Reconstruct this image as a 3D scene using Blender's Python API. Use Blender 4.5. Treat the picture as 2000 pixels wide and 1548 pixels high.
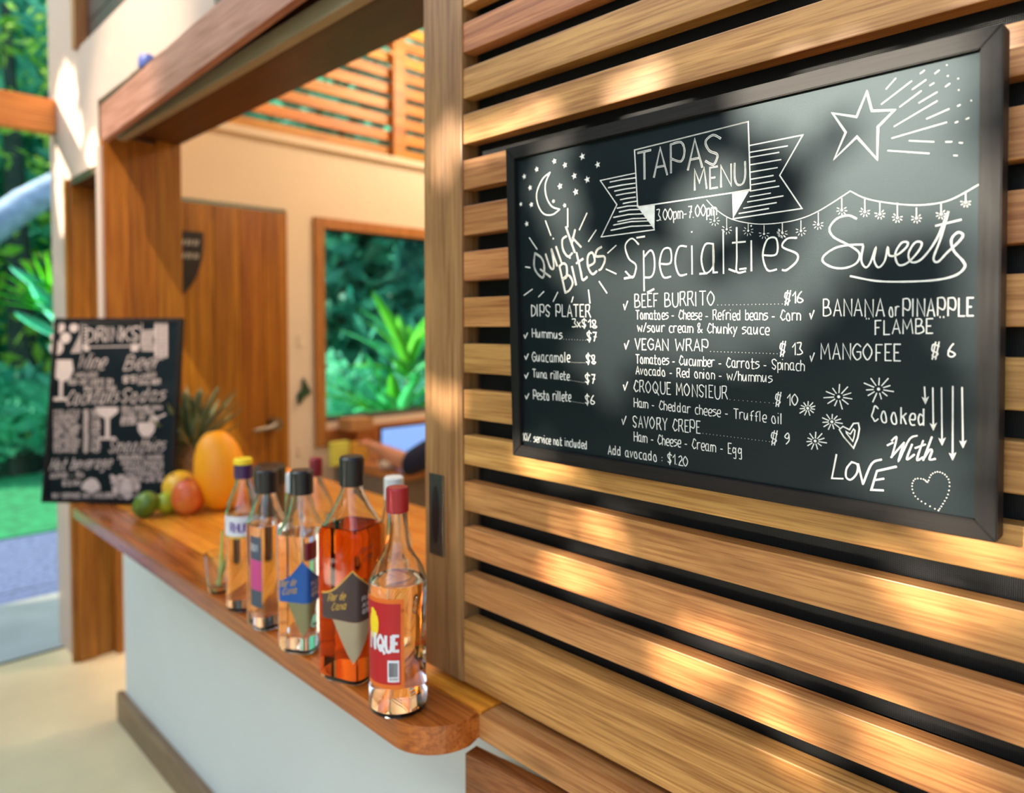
import bpy, bmesh, math, random
from mathutils import Vector, Matrix

random.seed(7)
for o in list(bpy.data.objects):
    bpy.data.objects.remove(o)
S = bpy.context.scene
COL = S.collection

# ------------------------------------------------------------------ camera
W_, H_, F_ = 2000.0, 1548.0, 1400.0
EYE = Vector((0, 0, 1.42))
YAW, PITCH, PPY = math.radians(45.27), math.radians(1.76), 681.0
cd = bpy.data.cameras.new('camera')
cd.sensor_width = 36.0
cd.lens = F_ / W_ * 36.0
cd.shift_y = (PPY - H_ / 2) / W_
cd.clip_start = 0.02
cam = bpy.data.objects.new('camera', cd)
COL.objects.link(cam)
cam.location = EYE
cam.rotation_euler = (math.pi / 2 - PITCH, 0, YAW)
cd.dof.use_dof = True
cd.dof.focus_distance = 0.72
cd.dof.aperture_fstop = 3.1
S.camera = cam
CM = Matrix.Rotation(YAW, 3, 'Z') @ Matrix.Rotation(math.pi / 2 - PITCH, 3, 'X')

def ray(px, py):
    return CM @ Vector(((px - W_ / 2) / F_, -(py - PPY) / F_, -1.0))
def on_plane(px, py, p0, n):
    r = ray(px, py)
    return EYE + r * ((Vector(p0) - EYE).dot(Vector(n)) / r.dot(Vector(n)))
def onY(px, py, y): return on_plane(px, py, (0, y, 0), (0, 1, 0))
def onX(px, py, x): return on_plane(px, py, (x, 0, 0), (1, 0, 0))
def onZ(px, py, z): return on_plane(px, py, (0, 0, z), (0, 0, 1))

# ------------------------------------------------------------------ light
SUN = Vector((-0.36, -1.0, 0.27)).normalized()       # towards the sun: low, behind the viewer, from the left
sd = bpy.data.lights.new('sun', 'SUN')
sd.energy = 8.0
sd.angle = math.radians(0.55)
sd.color = (1.0, 0.89, 0.72)
sun = bpy.data.objects.new('sun', sd)
COL.objects.link(sun)
sun.rotation_euler = SUN.to_track_quat('Z', 'Y').to_euler()

wd = bpy.data.worlds.new('sky')
S.world = wd
wd.use_nodes = True
wn = wd.node_tree
bgn = wn.nodes['Background']
sky = wn.nodes.new('ShaderNodeTexSky')
sky.sky_type = 'NISHITA'
sky.sun_disc = False
sky.sun_elevation = math.radians(38)
sky.sun_rotation = math.radians(200)
sky.air_density = 1.0
sky.dust_density = 2.5
tint = wn.nodes.new('ShaderNodeMixRGB'); tint.blend_type = 'MULTIPLY'; tint.inputs[0].default_value = 1.0
tint.inputs[2].default_value = (0.88, 1.0, 1.06, 1)
wn.links.new(sky.outputs[0], tint.inputs[1]); wn.links.new(tint.outputs[0], bgn.inputs[0])
bgn.inputs[1].default_value = 0.27

def lamp(name, kind, loc, energy, color, size=0.1, rot=None):
    d = bpy.data.lights.new(name, kind)
    d.energy = energy
    d.color = color
    if kind == 'AREA':
        d.size = size
    else:
        d.shadow_soft_size = size
    o = bpy.data.objects.new(name, d)
    COL.objects.link(o)
    o.location = loc
    if rot: o.rotation_euler = rot
    return o
WARM = (1.0, 0.83, 0.64)
lamp('kitchen_lamp_light', 'POINT', (-2.35, 2.9, 3.05), 44, WARM, 0.09)
lamp('kitchen_lamp_light', 'POINT', (-0.2, 3.0, 3.05), 28, WARM, 0.09)
pl = lamp('added_jamb_spot', 'SPOT', (-1.65, -0.87, 4.75), 600, (1.0, 0.85, 0.68), 0.03)  # added spot without a fixture, aimed to light the left jamb
pl.data.spot_size = math.radians(23); pl.data.spot_blend = 0.7
pl.rotation_euler = (Vector((-1.65, -0.87, 4.75)) - Vector((-2.72, 0.85, 1.78))).to_track_quat('Z', 'Y').to_euler()

S.view_settings.view_transform = 'Standard'
S.view_settings.look = 'None'
S.view_settings.gamma = 1
S.view_settings.use_curve_mapping = False
S.view_settings.exposure = 0.62

# ------------------------------------------------------------------ materials
def srgb(r, g, b):
    f = lambda c: (c / 255 / 12.92) if c / 255 <= 0.04045 else ((c / 255 + 0.055) / 1.055) ** 2.4
    return (f(r), f(g), f(b), 1)

def new_mat(name):
    m = bpy.data.materials.new(name)
    m.use_nodes = True
    return m, m.node_tree.nodes, m.node_tree.links, m.node_tree.nodes['Principled BSDF']

def plain(name, col, rough=0.5, metal=0.0, var=0.08, scale=20.0, bump=0.0, coat=0.0, spec=0.5):
    m, N, L, P = new_mat(name)
    tc = N.new('ShaderNodeTexCoord')
    nz = N.new('ShaderNodeTexNoise')
    nz.inputs['Scale'].default_value = scale
    nz.inputs['Detail'].default_value = 4
    L.new(tc.outputs['Object'], nz.inputs['Vector'])
    cr = N.new('ShaderNodeValToRGB')
    cr.color_ramp.elements[0].position = 0.3
    cr.color_ramp.elements[1].position = 0.7
    cr.color_ramp.elements[0].color = tuple(c * (1 - var) for c in col[:3]) + (1,)
    cr.color_ramp.elements[1].color = tuple(min(1, c * (1 + var)) for c in col[:3]) + (1,)
    L.new(nz.outputs['Fac'], cr.inputs[0])
    L.new(cr.outputs[0], P.inputs['Base Color'])
    P.inputs['Roughness'].default_value = rough
    P.inputs['Metallic'].default_value = metal
    P.inputs['Specular IOR Level'].default_value = spec
    P.inputs['Coat Weight'].default_value = coat
    P.inputs['Coat Roughness'].default_value = 0.15
    if bump:
        b = N.new('ShaderNodeBump')
        b.inputs['Strength'].default_value = bump
        b.inputs['Distance'].default_value = 0.002
        L.new(nz.outputs['Fac'], b.inputs['Height'])
        L.new(b.outputs[0], P.inputs['Normal'])
    return m

def wood(name, dark, light, axis='X', rough=0.42, scale=1.0, hue_var=0.5, coat=0.0, knots=True, spec=0.5):
    m, N, L, P = new_mat(name)
    tc = N.new('ShaderNodeTexCoord')
    oi = N.new('ShaderNodeObjectInfo')
    mul = N.new('ShaderNodeMath'); mul.operation = 'MULTIPLY'; mul.inputs[1].default_value = 37.0
    L.new(oi.outputs['Random'], mul.inputs[0])
    add = N.new('ShaderNodeVectorMath'); add.operation = 'ADD'
    L.new(tc.outputs['Object'], add.inputs[0]); L.new(mul.outputs[0], add.inputs[1])
    mp = N.new('ShaderNodeMapping')
    s = {'X': (1.6, 34, 34), 'Y': (34, 1.6, 34), 'Z': (34, 34, 1.6)}[axis]
    mp.inputs['Scale'].default_value = tuple(c * scale for c in s)
    L.new(add.outputs[0], mp.inputs['Vector'])
    n1 = N.new('ShaderNodeTexNoise')
    n1.inputs['Scale'].default_value = 0.9; n1.inputs['Detail'].default_value = 5
    n1.inputs['Roughness'].default_value = 0.6; n1.inputs['Distortion'].default_value = 1.4
    L.new(mp.outputs[0], n1.inputs['Vector'])
    mp2 = N.new('ShaderNodeMapping')
    s2 = {'X': (8, 260, 260), 'Y': (260, 8, 260), 'Z': (260, 260, 8)}[axis]
    mp2.inputs['Scale'].default_value = tuple(c * scale for c in s2)
    L.new(add.outputs[0], mp2.inputs['Vector'])
    n2 = N.new('ShaderNodeTexNoise'); n2.inputs['Scale'].default_value = 1.3; n2.inputs['Detail'].default_value = 3
    L.new(mp2.outputs[0], n2.inputs['Vector'])
    cr = N.new('ShaderNodeValToRGB')
    cr.color_ramp.elements[0].position = 0.28; cr.color_ramp.elements[0].color = dark
    cr.color_ramp.elements[1].position = 0.72; cr.color_ramp.elements[1].color = light
    L.new(n1.outputs['Fac'], cr.inputs[0])
    cr2 = N.new('ShaderNodeValToRGB')
    cr2.color_ramp.elements[0].position = 0.36; cr2.color_ramp.elements[0].color = (0.60, 0.46, 0.36, 1)
    cr2.color_ramp.elements[1].position = 0.55; cr2.color_ramp.elements[1].color = (1, 1, 1, 1)
    L.new(n2.outputs['Fac'], cr2.inputs[0])
    mx = N.new('ShaderNodeMixRGB'); mx.blend_type = 'MULTIPLY'; mx.inputs[0].default_value = 0.8
    L.new(cr.outputs[0], mx.inputs[1]); L.new(cr2.outputs[0], mx.inputs[2])
    out = mx.outputs[0]
    if knots:
        mp3 = N.new('ShaderNodeMapping')
        s3 = {'X': (3.2, 14, 14), 'Y': (14, 3.2, 14), 'Z': (14, 14, 3.2)}[axis]
        mp3.inputs['Scale'].default_value = s3
        L.new(add.outputs[0], mp3.inputs['Vector'])
        vo = N.new('ShaderNodeTexVoronoi'); vo.inputs['Scale'].default_value = 0.8
        L.new(mp3.outputs[0], vo.inputs['Vector'])
        cr3 = N.new('ShaderNodeValToRGB')
        cr3.color_ramp.elements[0].position = 0.03; cr3.color_ramp.elements[0].color = (0.25, 0.14, 0.08, 1)
        cr3.color_ramp.elements[1].position = 0.13; cr3.color_ramp.elements[1].color = (1, 1, 1, 1)
        L.new(vo.outputs['Distance'], cr3.inputs[0])
        mk = N.new('ShaderNodeMixRGB'); mk.blend_type = 'MULTIPLY'; mk.inputs[0].default_value = 0.6
        L.new(out, mk.inputs[1]); L.new(cr3.outputs[0], mk.inputs[2])
        out = mk.outputs[0]
    hs = N.new('ShaderNodeHueSaturation')
    mr = N.new('ShaderNodeMapRange')
    mr.inputs['To Min'].default_value = 0.5 - 0.025 * hue_var; mr.inputs['To Max'].default_value = 0.5 + 0.014 * hue_var
    L.new(oi.outputs['Random'], mr.inputs['Value']); L.new(mr.outputs[0], hs.inputs['Hue'])
    mr2 = N.new('ShaderNodeMapRange')
    m7 = N.new('ShaderNodeMath'); m7.operation = 'MULTIPLY'; m7.inputs[1].default_value = 7.31
    fr = N.new('ShaderNodeMath'); fr.operation = 'FRACT'
    L.new(oi.outputs['Random'], m7.inputs[0]); L.new(m7.outputs[0], fr.inputs[0])
    mr2.inputs['To Min'].default_value = 1 - 0.30 * hue_var; mr2.inputs['To Max'].default_value = 1 + 0.16 * hue_var
    L.new(fr.outputs[0], mr2.inputs['Value']); L.new(mr2.outputs[0], hs.inputs['Value'])
    L.new(out, hs.inputs['Color']); L.new(hs.outputs[0], P.inputs['Base Color'])
    P.inputs['Roughness'].default_value = rough
    P.inputs['Specular IOR Level'].default_value = spec
    P.inputs['Coat Weight'].default_value = coat
    P.inputs['Coat Roughness'].default_value = 0.12
    b = N.new('ShaderNodeBump'); b.inputs['Strength'].default_value = 0.25; b.inputs['Distance'].default_value = 0.0006
    L.new(n2.outputs['Fac'], b.inputs['Height']); L.new(b.outputs[0], P.inputs['Normal'])
    return m

def glass(name, tint=(1, 1, 1, 1), rough=0.01, ior=1.45):
    m, N, L, P = new_mat(name)
    P.inputs['Base Color'].default_value = tint
    P.inputs['Roughness'].default_value = rough
    P.inputs['IOR'].default_value = ior
    P.inputs['Transmission Weight'].default_value = 1.0
    return m

def emit(name, col, strength):
    m, N, L, P = new_mat(name)
    P.inputs['Base Color'].default_value = col
    P.inputs['Emission Color'].default_value = col
    P.inputs['Emission Strength'].default_value = strength
    return m

def leafy(name, c1, c2, trans=0.35, rough=0.45):
    m, N, L, P = new_mat(name)
    oi = N.new('ShaderNodeTexCoord')
    nz = N.new('ShaderNodeTexNoise'); nz.inputs['Scale'].default_value = 2.6; nz.inputs['Detail'].default_value = 6
    L.new(oi.outputs['Object'], nz.inputs['Vector'])
    cr = N.new('ShaderNodeValToRGB')
    cr.color_ramp.elements[0].position = 0.35; cr.color_ramp.elements[0].color = c1
    cr.color_ramp.elements[1].position = 0.65; cr.color_ramp.elements[1].color = c2
    L.new(nz.outputs['Fac'], cr.inputs[0]); L.new(cr.outputs[0], P.inputs['Base Color'])
    P.inputs['Roughness'].default_value = rough
    tr = N.new('ShaderNodeBsdfTranslucent'); L.new(cr.outputs[0], tr.inputs[0])
    mix = N.new('ShaderNodeMixShader'); mix.inputs[0].default_value = trans
    L.new(P.outputs[0], mix.inputs[1]); L.new(tr.outputs[0], mix.inputs[2])
    L.new(mix.outputs[0], N['Material Output'].inputs[0])
    return m

M = {}
M['slat'] = wood('teak slat', srgb(146, 92, 44), srgb(212, 154, 88), 'X', 0.42, 1.0, 0.7)
M['stile'] = wood('teak stile', srgb(128, 88, 52), srgb(170, 122, 74), 'Z', 0.45, 0.8, 0.3)
M['ledge'] = wood('varnished red ledge', srgb(140, 58, 16), srgb(206, 108, 40), 'X', 0.26, 0.7, 0.5, coat=0.5, knots=False)
M['plank'] = wood('varnished pine plank', srgb(226, 138, 26), srgb(250, 176, 60), 'X', 0.3, 0.8, 0.5, coat=0.3, knots=False)
M['ledger'] = wood('golden ledger', srgb(168, 116, 62), srgb(202, 148, 84), 'X', 0.35, 0.8, 0.4)
M['bench'] = wood('brown bench wood', srgb(134, 78, 38), srgb(186, 112, 54), 'X', 0.35, 0.7, 0.3, coat=0.3, knots=False)
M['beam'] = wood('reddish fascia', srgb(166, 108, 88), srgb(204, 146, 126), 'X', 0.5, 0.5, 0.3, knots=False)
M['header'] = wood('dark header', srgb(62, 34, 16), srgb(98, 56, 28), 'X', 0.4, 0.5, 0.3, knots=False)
M['jamb'] = wood('orange jamb', srgb(130, 76, 16), srgb(178, 112, 32), 'Z', 0.4, 0.4, 0.4, knots=False)
M['door'] = wood('orange door plank', srgb(136, 82, 12), srgb(196, 132, 28), 'Z', 0.4, 0.35, 0.35, knots=False)
M['wintrim'] = wood('window trim wood', srgb(170, 110, 50), srgb(206, 142, 76), 'Z', 0.4, 0.5, 0.3, knots=False)
M['farslat'] = wood('orange far slat', srgb(200, 120, 30), srgb(240, 170, 70), 'Y', 0.45, 0.5, 0.6, knots=False)
M['farbeam'] = wood('orange outdoor beam', srgb(240, 136, 44), srgb(255, 166, 76), 'Y', 0.5, 0.4, 0.2)
M['darkplank'] = wood('dark louvre plank', srgb(58, 44, 38), srgb(98, 78, 66), 'X', 0.5, 0.4, 0.6, knots=False)
M['frame'] = wood('black stained frame', srgb(16, 14, 13), srgb(34, 29, 27), 'X', 0.5, 1.0, 0.3, knots=False, spec=0.2)
M['framev'] = wood('black stained frame upright', srgb(16, 15, 15), srgb(34, 31, 30), 'Z', 0.5, 1.0, 0.3, knots=False, spec=0.2)
M['white'] = plain('white painted wall', srgb(222, 224, 220), 0.6, var=0.03, scale=3, bump=0.15)
M['cream'] = plain('cream wall', srgb(238, 220, 192), 0.7, var=0.03, scale=3)
M['outer'] = plain('warm white render', srgb(200, 174, 156), 0.7, var=0.03, scale=4)
M['gapshade'] = plain('gap shade behind slats', srgb(18, 14, 12), 0.9, var=0.1)  # near-black colour paints the shade in the gaps between slats
M['floor'] = plain('polished tan concrete', srgb(244, 218, 168), 0.35, var=0.12, scale=2.4, bump=0.1)
M['pave'] = plain('grey paving slab', srgb(190, 190, 180), 0.6, var=0.12, scale=4)
M['gravel'] = plain('blue grey gravel', srgb(108, 122, 160), 0.9, var=0.4, scale=30, bump=1.0)
M['lawn'] = plain('lawn green', srgb(40, 150, 92), 0.9, var=0.35, scale=14, bump=1.0)
M['forestfloor'] = plain('forest earth', srgb(40, 80, 62), 0.9, var=0.5, scale=1.5, bump=0.5)
M['metal'] = plain('brushed metal', srgb(150, 148, 142), 0.3, 1.0, var=0.1, scale=80)
M['darkmetal'] = plain('dark bronze metal', srgb(96, 90, 82), 0.36, 0.85, var=0.1, scale=80)
M['track'] = plain('grey aluminium track', srgb(150, 134, 106), 0.5, 0.1, var=0.05)
M['wire'] = plain('dark mesh wire', srgb(34, 34, 36), 0.4, 0.4, var=0.1)
M['black'] = plain('black plastic', srgb(22, 20, 22), 0.35, var=0.2)
M['chalk'] = plain('white chalk ink', srgb(216, 213, 204), 0.8, var=0.10, scale=160, spec=0.2)
M['chalkgrey'] = plain('grey chalk ink', srgb(120, 116, 110), 0.8, var=0.2, scale=160, spec=0.2)
M['pink'] = plain('pinkish chalk ink', srgb(190, 168, 156), 0.8, var=0.08, scale=80, spec=0.2)
M['skin'] = plain('skin', srgb(206, 138, 96), 0.5, var=0.05)
M['navy'] = plain('navy cloth', srgb(24, 28, 48), 0.9, var=0.15)
M['denim'] = plain('dark trousers', srgb(40, 40, 48), 0.9, var=0.15)
M['hair'] = plain('dark hair', srgb(30, 20, 14), 0.6, var=0.3)
M['screen'] = emit('laptop screen', srgb(132, 178, 250), 0.55)
M['lampglow'] = emit('lamp diffuser', (1.0, 0.8, 0.55, 1), 3.0)
M['blue'] = plain('blue plastic', srgb(70, 84, 150), 0.4)
M['glass'] = glass('clear glass', (0.96, 0.98, 0.97, 1))
M['clearliquid'] = glass('clear spirit', (0.99, 0.98, 0.95, 1), 0.0, 1.3)
M['amber'] = glass('amber rum', (0.72, 0.17, 0.02, 1), 0.0, 1.22)
M['pane'] = glass('window pane', (1, 1, 1, 1), 0.0, 1.1)
M['capred'] = plain('red foil cap', srgb(158, 22, 34), 0.35, 0.1, var=0.1)
M['capwine'] = plain('dark red cap', srgb(122, 24, 36), 0.4)
M['capwhite'] = plain('white cap', srgb(226, 224, 214), 0.4)
M['cappurple'] = plain('purple cap', srgb(62, 30, 76), 0.4)
M['yellow'] = plain('yellow print', srgb(246, 208, 30), 0.45)
M['labred'] = plain('red label', srgb(186, 20, 28), 0.5, var=0.05)
M['laborange'] = plain('orange label border', srgb(226, 106, 26), 0.5, var=0.05)
M['labwhite'] = plain('white label', srgb(226, 222, 222), 0.5, var=0.04)
M['labbrown'] = plain('brown label', srgb(64, 46, 44), 0.5, var=0.1)
M['labtan'] = plain('tan label', srgb(166, 148, 116), 0.5, var=0.08)
M['labblue'] = plain('blue label', srgb(22, 84, 156), 0.5, var=0.08)
M['labolive'] = plain('olive label', srgb(138, 130, 86), 0.5, var=0.08)
M['labpink'] = plain('pink label', srgb(208, 74, 134), 0.5, var=0.08)
M['labslate'] = plain('slate label', srgb(78, 86, 98), 0.5, var=0.12)
M['gold'] = plain('gold print', srgb(206, 166, 74), 0.4, 0.3)
M['purple'] = plain('purple print', srgb(110, 70, 150), 0.5)
M['lemongrass'] = plain('pale green stalk', srgb(178, 190, 96), 0.5)
M['forest'] = leafy('forest leaves', srgb(40, 170, 130), srgb(150, 250, 210), 0.6)
M['forestdark'] = leafy('dark forest leaves', srgb(20, 110, 96), srgb(90, 200, 165), 0.6)
M['forestlime'] = leafy('lime leaves', srgb(120, 200, 60), srgb(220, 250, 110), 0.5)
M['strap'] = leafy('strap leaves', srgb(46, 190, 110), srgb(110, 236, 170), 0.45, 0.35)
M['straplime'] = leafy('lime strap leaves', srgb(70, 190, 50), srgb(130, 226, 80), 0.5, 0.35)
M['palm'] = leafy('bright palm leaf', srgb(90, 230, 20), srgb(150, 250, 60), 0.5)
M['palmteal'] = leafy('teal palm leaf', srgb(90, 230, 190), srgb(150, 250, 230), 0.4)
M['bark'] = plain('pale blue grey bark', srgb(150, 176, 200), 0.8, var=0.35, scale=9, bump=1.0)
M['barkdark'] = plain('dark bark', srgb(56, 70, 62), 0.9, var=0.3, scale=9, bump=1.0)
M['paper'] = plain('yellow note', srgb(222, 222, 96), 0.6)
M['card'] = plain('cardboard', srgb(196, 142, 84), 0.7)
M['paperw'] = plain('white paper', srgb(236, 226, 206), 0.6)
M['cupboard'] = plain('grey brown cupboard', srgb(120, 106, 88), 0.6)

# slate: satin black paint with faint chalk dust
def slate():
    m, N, L, P = new_mat('chalkboard slate')
    tc = N.new('ShaderNodeTexCoord')
    n1 = N.new('ShaderNodeTexNoise'); n1.inputs['Scale'].default_value = 7; n1.inputs['Detail'].default_value = 6
    n2 = N.new('ShaderNodeTexNoise'); n2.inputs['Scale'].default_value = 1600; n2.inputs['Detail'].default_value = 2
    L.new(tc.outputs['Object'], n1.inputs['Vector']); L.new(tc.outputs['Object'], n2.inputs['Vector'])
    cr = N.new('ShaderNodeValToRGB')
    cr.color_ramp.elements[0].position = 0.3; cr.color_ramp.elements[0].color = srgb(8, 13, 15)
    cr.color_ramp.elements[1].position = 0.75; cr.color_ramp.elements[1].color = srgb(13, 19, 22)
    L.new(n1.outputs['Fac'], cr.inputs[0]); L.new(cr.outputs[0], P.inputs['Base Color'])
    P.inputs['Roughness'].default_value = 0.43
    P.inputs['Specular IOR Level'].default_value = 0.26
    P.inputs['Specular Tint'].default_value = (0.70, 0.90, 1.0, 1)
    b = N.new('ShaderNodeBump'); b.inputs['Strength'].default_value = 0.3; b.inputs['Distance'].default_value = 0.0002
    L.new(n2.outputs['Fac'], b.inputs['Height']); L.new(b.outputs[0], P.inputs['Normal'])
    return m
M['slate'] = slate()
M['slatedark'] = plain('slate inside letters', srgb(92, 92, 90), 0.7, var=0.15, scale=200)

# ------------------------------------------------------------------ helpers
def tag(o, label=None, cat=None, group=None, kind=None):
    if label: o['label'] = label
    if cat: o['category'] = cat
    if group: o['group'] = group
    if kind: o['kind'] = kind
    return o

def empty(name, loc, label=None, cat=None, group=None, kind=None, rz=0):
    o = bpy.data.objects.new(name, None)
    COL.objects.link(o)
    o.location = loc
    o.rotation_euler = (0, 0, rz)
    o.empty_display_size = 0.05
    return tag(o, label, cat, group, kind)

def link(name, me, mat, parent=None):
    o = bpy.data.objects.new(name, me)
    COL.objects.link(o)
    if mat is not None:
        me.materials.clear(); me.materials.append(mat)
    if parent is not None:
        o.parent = parent
        # geometry is given in world space: cancel the parent's placement
        mw = Matrix.Identity(4)
        p = parent
        chain = []
        while p is not None:
            chain.append(p); p = p.parent
        for q in reversed(chain):
            mw = mw @ q.matrix_parent_inverse @ Matrix.LocRotScale(q.location, q.rotation_euler, q.scale)
        o.matrix_parent_inverse = mw.inverted()
    return o

def obj(name, bm, mat, parent=None, smooth=False):
    me = bpy.data.meshes.new(name)
    bmesh.ops.recalc_face_normals(bm, faces=bm.faces)
    bm.to_mesh(me); bm.free()
    if smooth:
        for p in me.polygons: p.use_smooth = True
        me.set_sharp_from_angle(angle=math.radians(38))
    return link(name, me, mat, parent)

def pyobj(name, vs, fs, mat, parent=None, smooth=False):
    me = bpy.data.meshes.new(name)
    me.from_pydata([tuple(v) for v in vs], [], fs)
    me.update()
    if smooth:
        for p in me.polygons: p.use_smooth = True
    return link(name, me, mat, parent)

def add_box(bm, x0, x1, y0, y1, z0, z1, bev=0.0):
    t = bmesh.new()
    bmesh.ops.create_cube(t, size=1)
    for v in t.verts:
        v.co = Vector(((x0 + x1) / 2 + v.co.x * (x1 - x0), (y0 + y1) / 2 + v.co.y * (y1 - y0), (z0 + z1) / 2 + v.co.z * (z1 - z0)))
    if bev:
        bmesh.ops.bevel(t, geom=t.edges[:], offset=bev, segments=2, affect='EDGES', profile=0.6)
    me = bpy.data.meshes.new('t'); t.to_mesh(me); t.free(); bm.from_mesh(me); bpy.data.meshes.remove(me)

def box(name, b, mat, parent=None, bev=0.0):
    bm = bmesh.new(); add_box(bm, *b, bev=bev)
    return obj(name, bm, mat, parent)

def add_prism(bm, poly, axis, a0, a1):
    """poly: 2D points; axis: the extrusion axis"""
    def P(p, a):
        return {'X': (a, p[0], p[1]), 'Y': (p[0], a, p[1]), 'Z': (p[0], p[1], a)}[axis]
    lo = [bm.verts.new(P(p, a0)) for p in poly]; hi = [bm.verts.new(P(p, a1)) for p in poly]
    bm.faces.new(lo); bm.faces.new(hi[::-1])
    n = len(poly)
    for i in range(n):
        bm.faces.new((lo[i], lo[(i + 1) % n], hi[(i + 1) % n], hi[i]))

def tube(bm, pts, r, seg=10, caps=True):
    pts = [Vector(p) for p in pts]
    rr = r if isinstance(r, (list, tuple)) else [r] * len(pts)
    rings = []
    prev = None
    for i, p in enumerate(pts):
        d = (pts[min(i + 1, len(pts) - 1)] - pts[max(i - 1, 0)]).normalized()
        a = prev if prev is not None else (Vector((0, 0, 1)) if abs(d.z) < 0.9 else Vector((1, 0, 0)))
        u = (a - d * a.dot(d)).normalized(); v = d.cross(u); prev = u
        rings.append([bm.verts.new(p + (u * math.cos(2 * math.pi * k / seg) + v * math.sin(2 * math.pi * k / seg)) * rr[i]) for k in range(seg)])
    for i in range(len(rings) - 1):
        for k in range(seg):
            bm.faces.new((rings[i][k], rings[i][(k + 1) % seg], rings[i + 1][(k + 1) % seg], rings[i + 1][k]))
    if caps:
        bm.faces.new(rings[0][::-1]); bm.faces.new(rings[-1])

def loft(bm, c, prof, seg=32, rot=0.0, close=True, a0=0.0, a1=2 * math.pi):
    """prof: (half_x, half_y, z, exponent). a bottle-like surface; exponent 2 = round"""
    rings = []
    full = abs(a1 - a0 - 2 * math.pi) < 1e-6
    n = seg if full else seg + 1
    for (hx, hy, z, e) in prof:
        ring = []
        for k in range(n):
            a = a0 + (a1 - a0) * k / seg
            ring.append(bm.verts.new(sect(c, hx, hy, z, e, a, rot)))
        rings.append(ring)
    for i in range(len(rings) - 1):
        for k in range(seg):
            k2 = (k + 1) % n
            bm.faces.new((rings[i][k], rings[i][k2], rings[i + 1][k2], rings[i + 1][k]))
    if close and full:
        bm.faces.new(rings[0][::-1]); bm.faces.new(rings[-1])

def sect(c, hx, hy, z, e, a, rot):
    ca, sa = math.cos(a), math.sin(a)
    r = (abs(ca) ** e + abs(sa) ** e) ** (-1 / e)
    x, y = hx * r * ca, hy * r * sa
    cr, sr = math.cos(rot), math.sin(rot)
    return Vector((c[0] + x * cr - y * sr, c[1] + x * sr + y * cr, c[2] + z))

def smooth_line(pts, n=6):
    if len(pts) < 3: return list(pts)
    out = []
    P = [pts[0]] + list(pts) + [pts[-1]]
    for i in range(1, len(P) - 2):
        p0, p1, p2, p3 = P[i - 1], P[i], P[i + 1], P[i + 2]
        for k in range(n):
            t = k / n
            out.append(tuple(0.5 * ((2 * p1[j]) + (-p0[j] + p2[j]) * t + (2 * p0[j] - 5 * p1[j] + 4 * p2[j] - p3[j]) * t * t + (-p0[j] + 3 * p1[j] - 3 * p2[j] + p3[j]) * t ** 3) for j in (0, 1)))
    out.append(tuple(pts[-1]))
    return out

class Ink:
    """flat ink drawn in 2D (u, v) metres and laid onto a surface by fmap"""
    def __init__(s, fmap): s.f = fmap; s.v = []; s.q = []
    def line(s, pts, w, jit=0.0, close=False):
        pts = [tuple(p) for p in pts]
        if close: pts = pts + [pts[0], pts[1]]
        c = [pts[0]]
        for p in pts[1:]:
            if math.hypot(p[0] - c[-1][0], p[1] - c[-1][1]) > 1e-6: c.append(p)
        if len(c) < 2:
            s.dot(c[0], w / 2); return
        n = len(c); b = len(s.v)
        for i, p in enumerate(c):
            q0 = c[max(i - 1, 0)]; q1 = c[min(i + 1, n - 1)]
            d1 = Vector((p[0] - q0[0], p[1] - q0[1])); d2 = Vector((q1[0] - p[0], q1[1] - p[1]))
            if d1.length < 1e-9: d1 = d2
            if d2.length < 1e-9: d2 = d1
            d1.normalize(); d2.normalize()
            d = d1 + d2
            if d.length < 0.3: d = d2
            d.normalize()
            k = 1 / max(0.55, abs(d.dot(d1)))
            ww = w / 2 * k * (1 + random.uniform(-jit, jit))
            e0 = w * 0.3 if i == 0 else 0; e1 = w * 0.3 if i == n - 1 else 0
            x = p[0] - d.x * e0 + d.x * e1; y = p[1] - d.y * e0 + d.y * e1
            s.v.append(s.f(x - d.y * ww, y + d.x * ww)); s.v.append(s.f(x + d.y * ww, y - d.x * ww))
        for i in range(n - 1):
            j = b + 2 * i
            s.q.append((j, j + 1, j + 3, j + 2))
    def dot(s, p, r, n=8):
        b = len(s.v)
        for k in range(n):
            a = 2 * math.pi * k / n
            s.v.append(s.f(p[0] + r * math.cos(a), p[1] + r * math.sin(a)))
        s.q.append(tuple(range(b, b + n)))
    def fill(s, pts):
        b = len(s.v)
        for p in pts: s.v.append(s.f(*p))
        s.q.append(tuple(range(b, b + len(pts))))
    def make(s, name, mat, parent):
        return pyobj(name, s.v, s.q, mat, parent)

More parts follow.
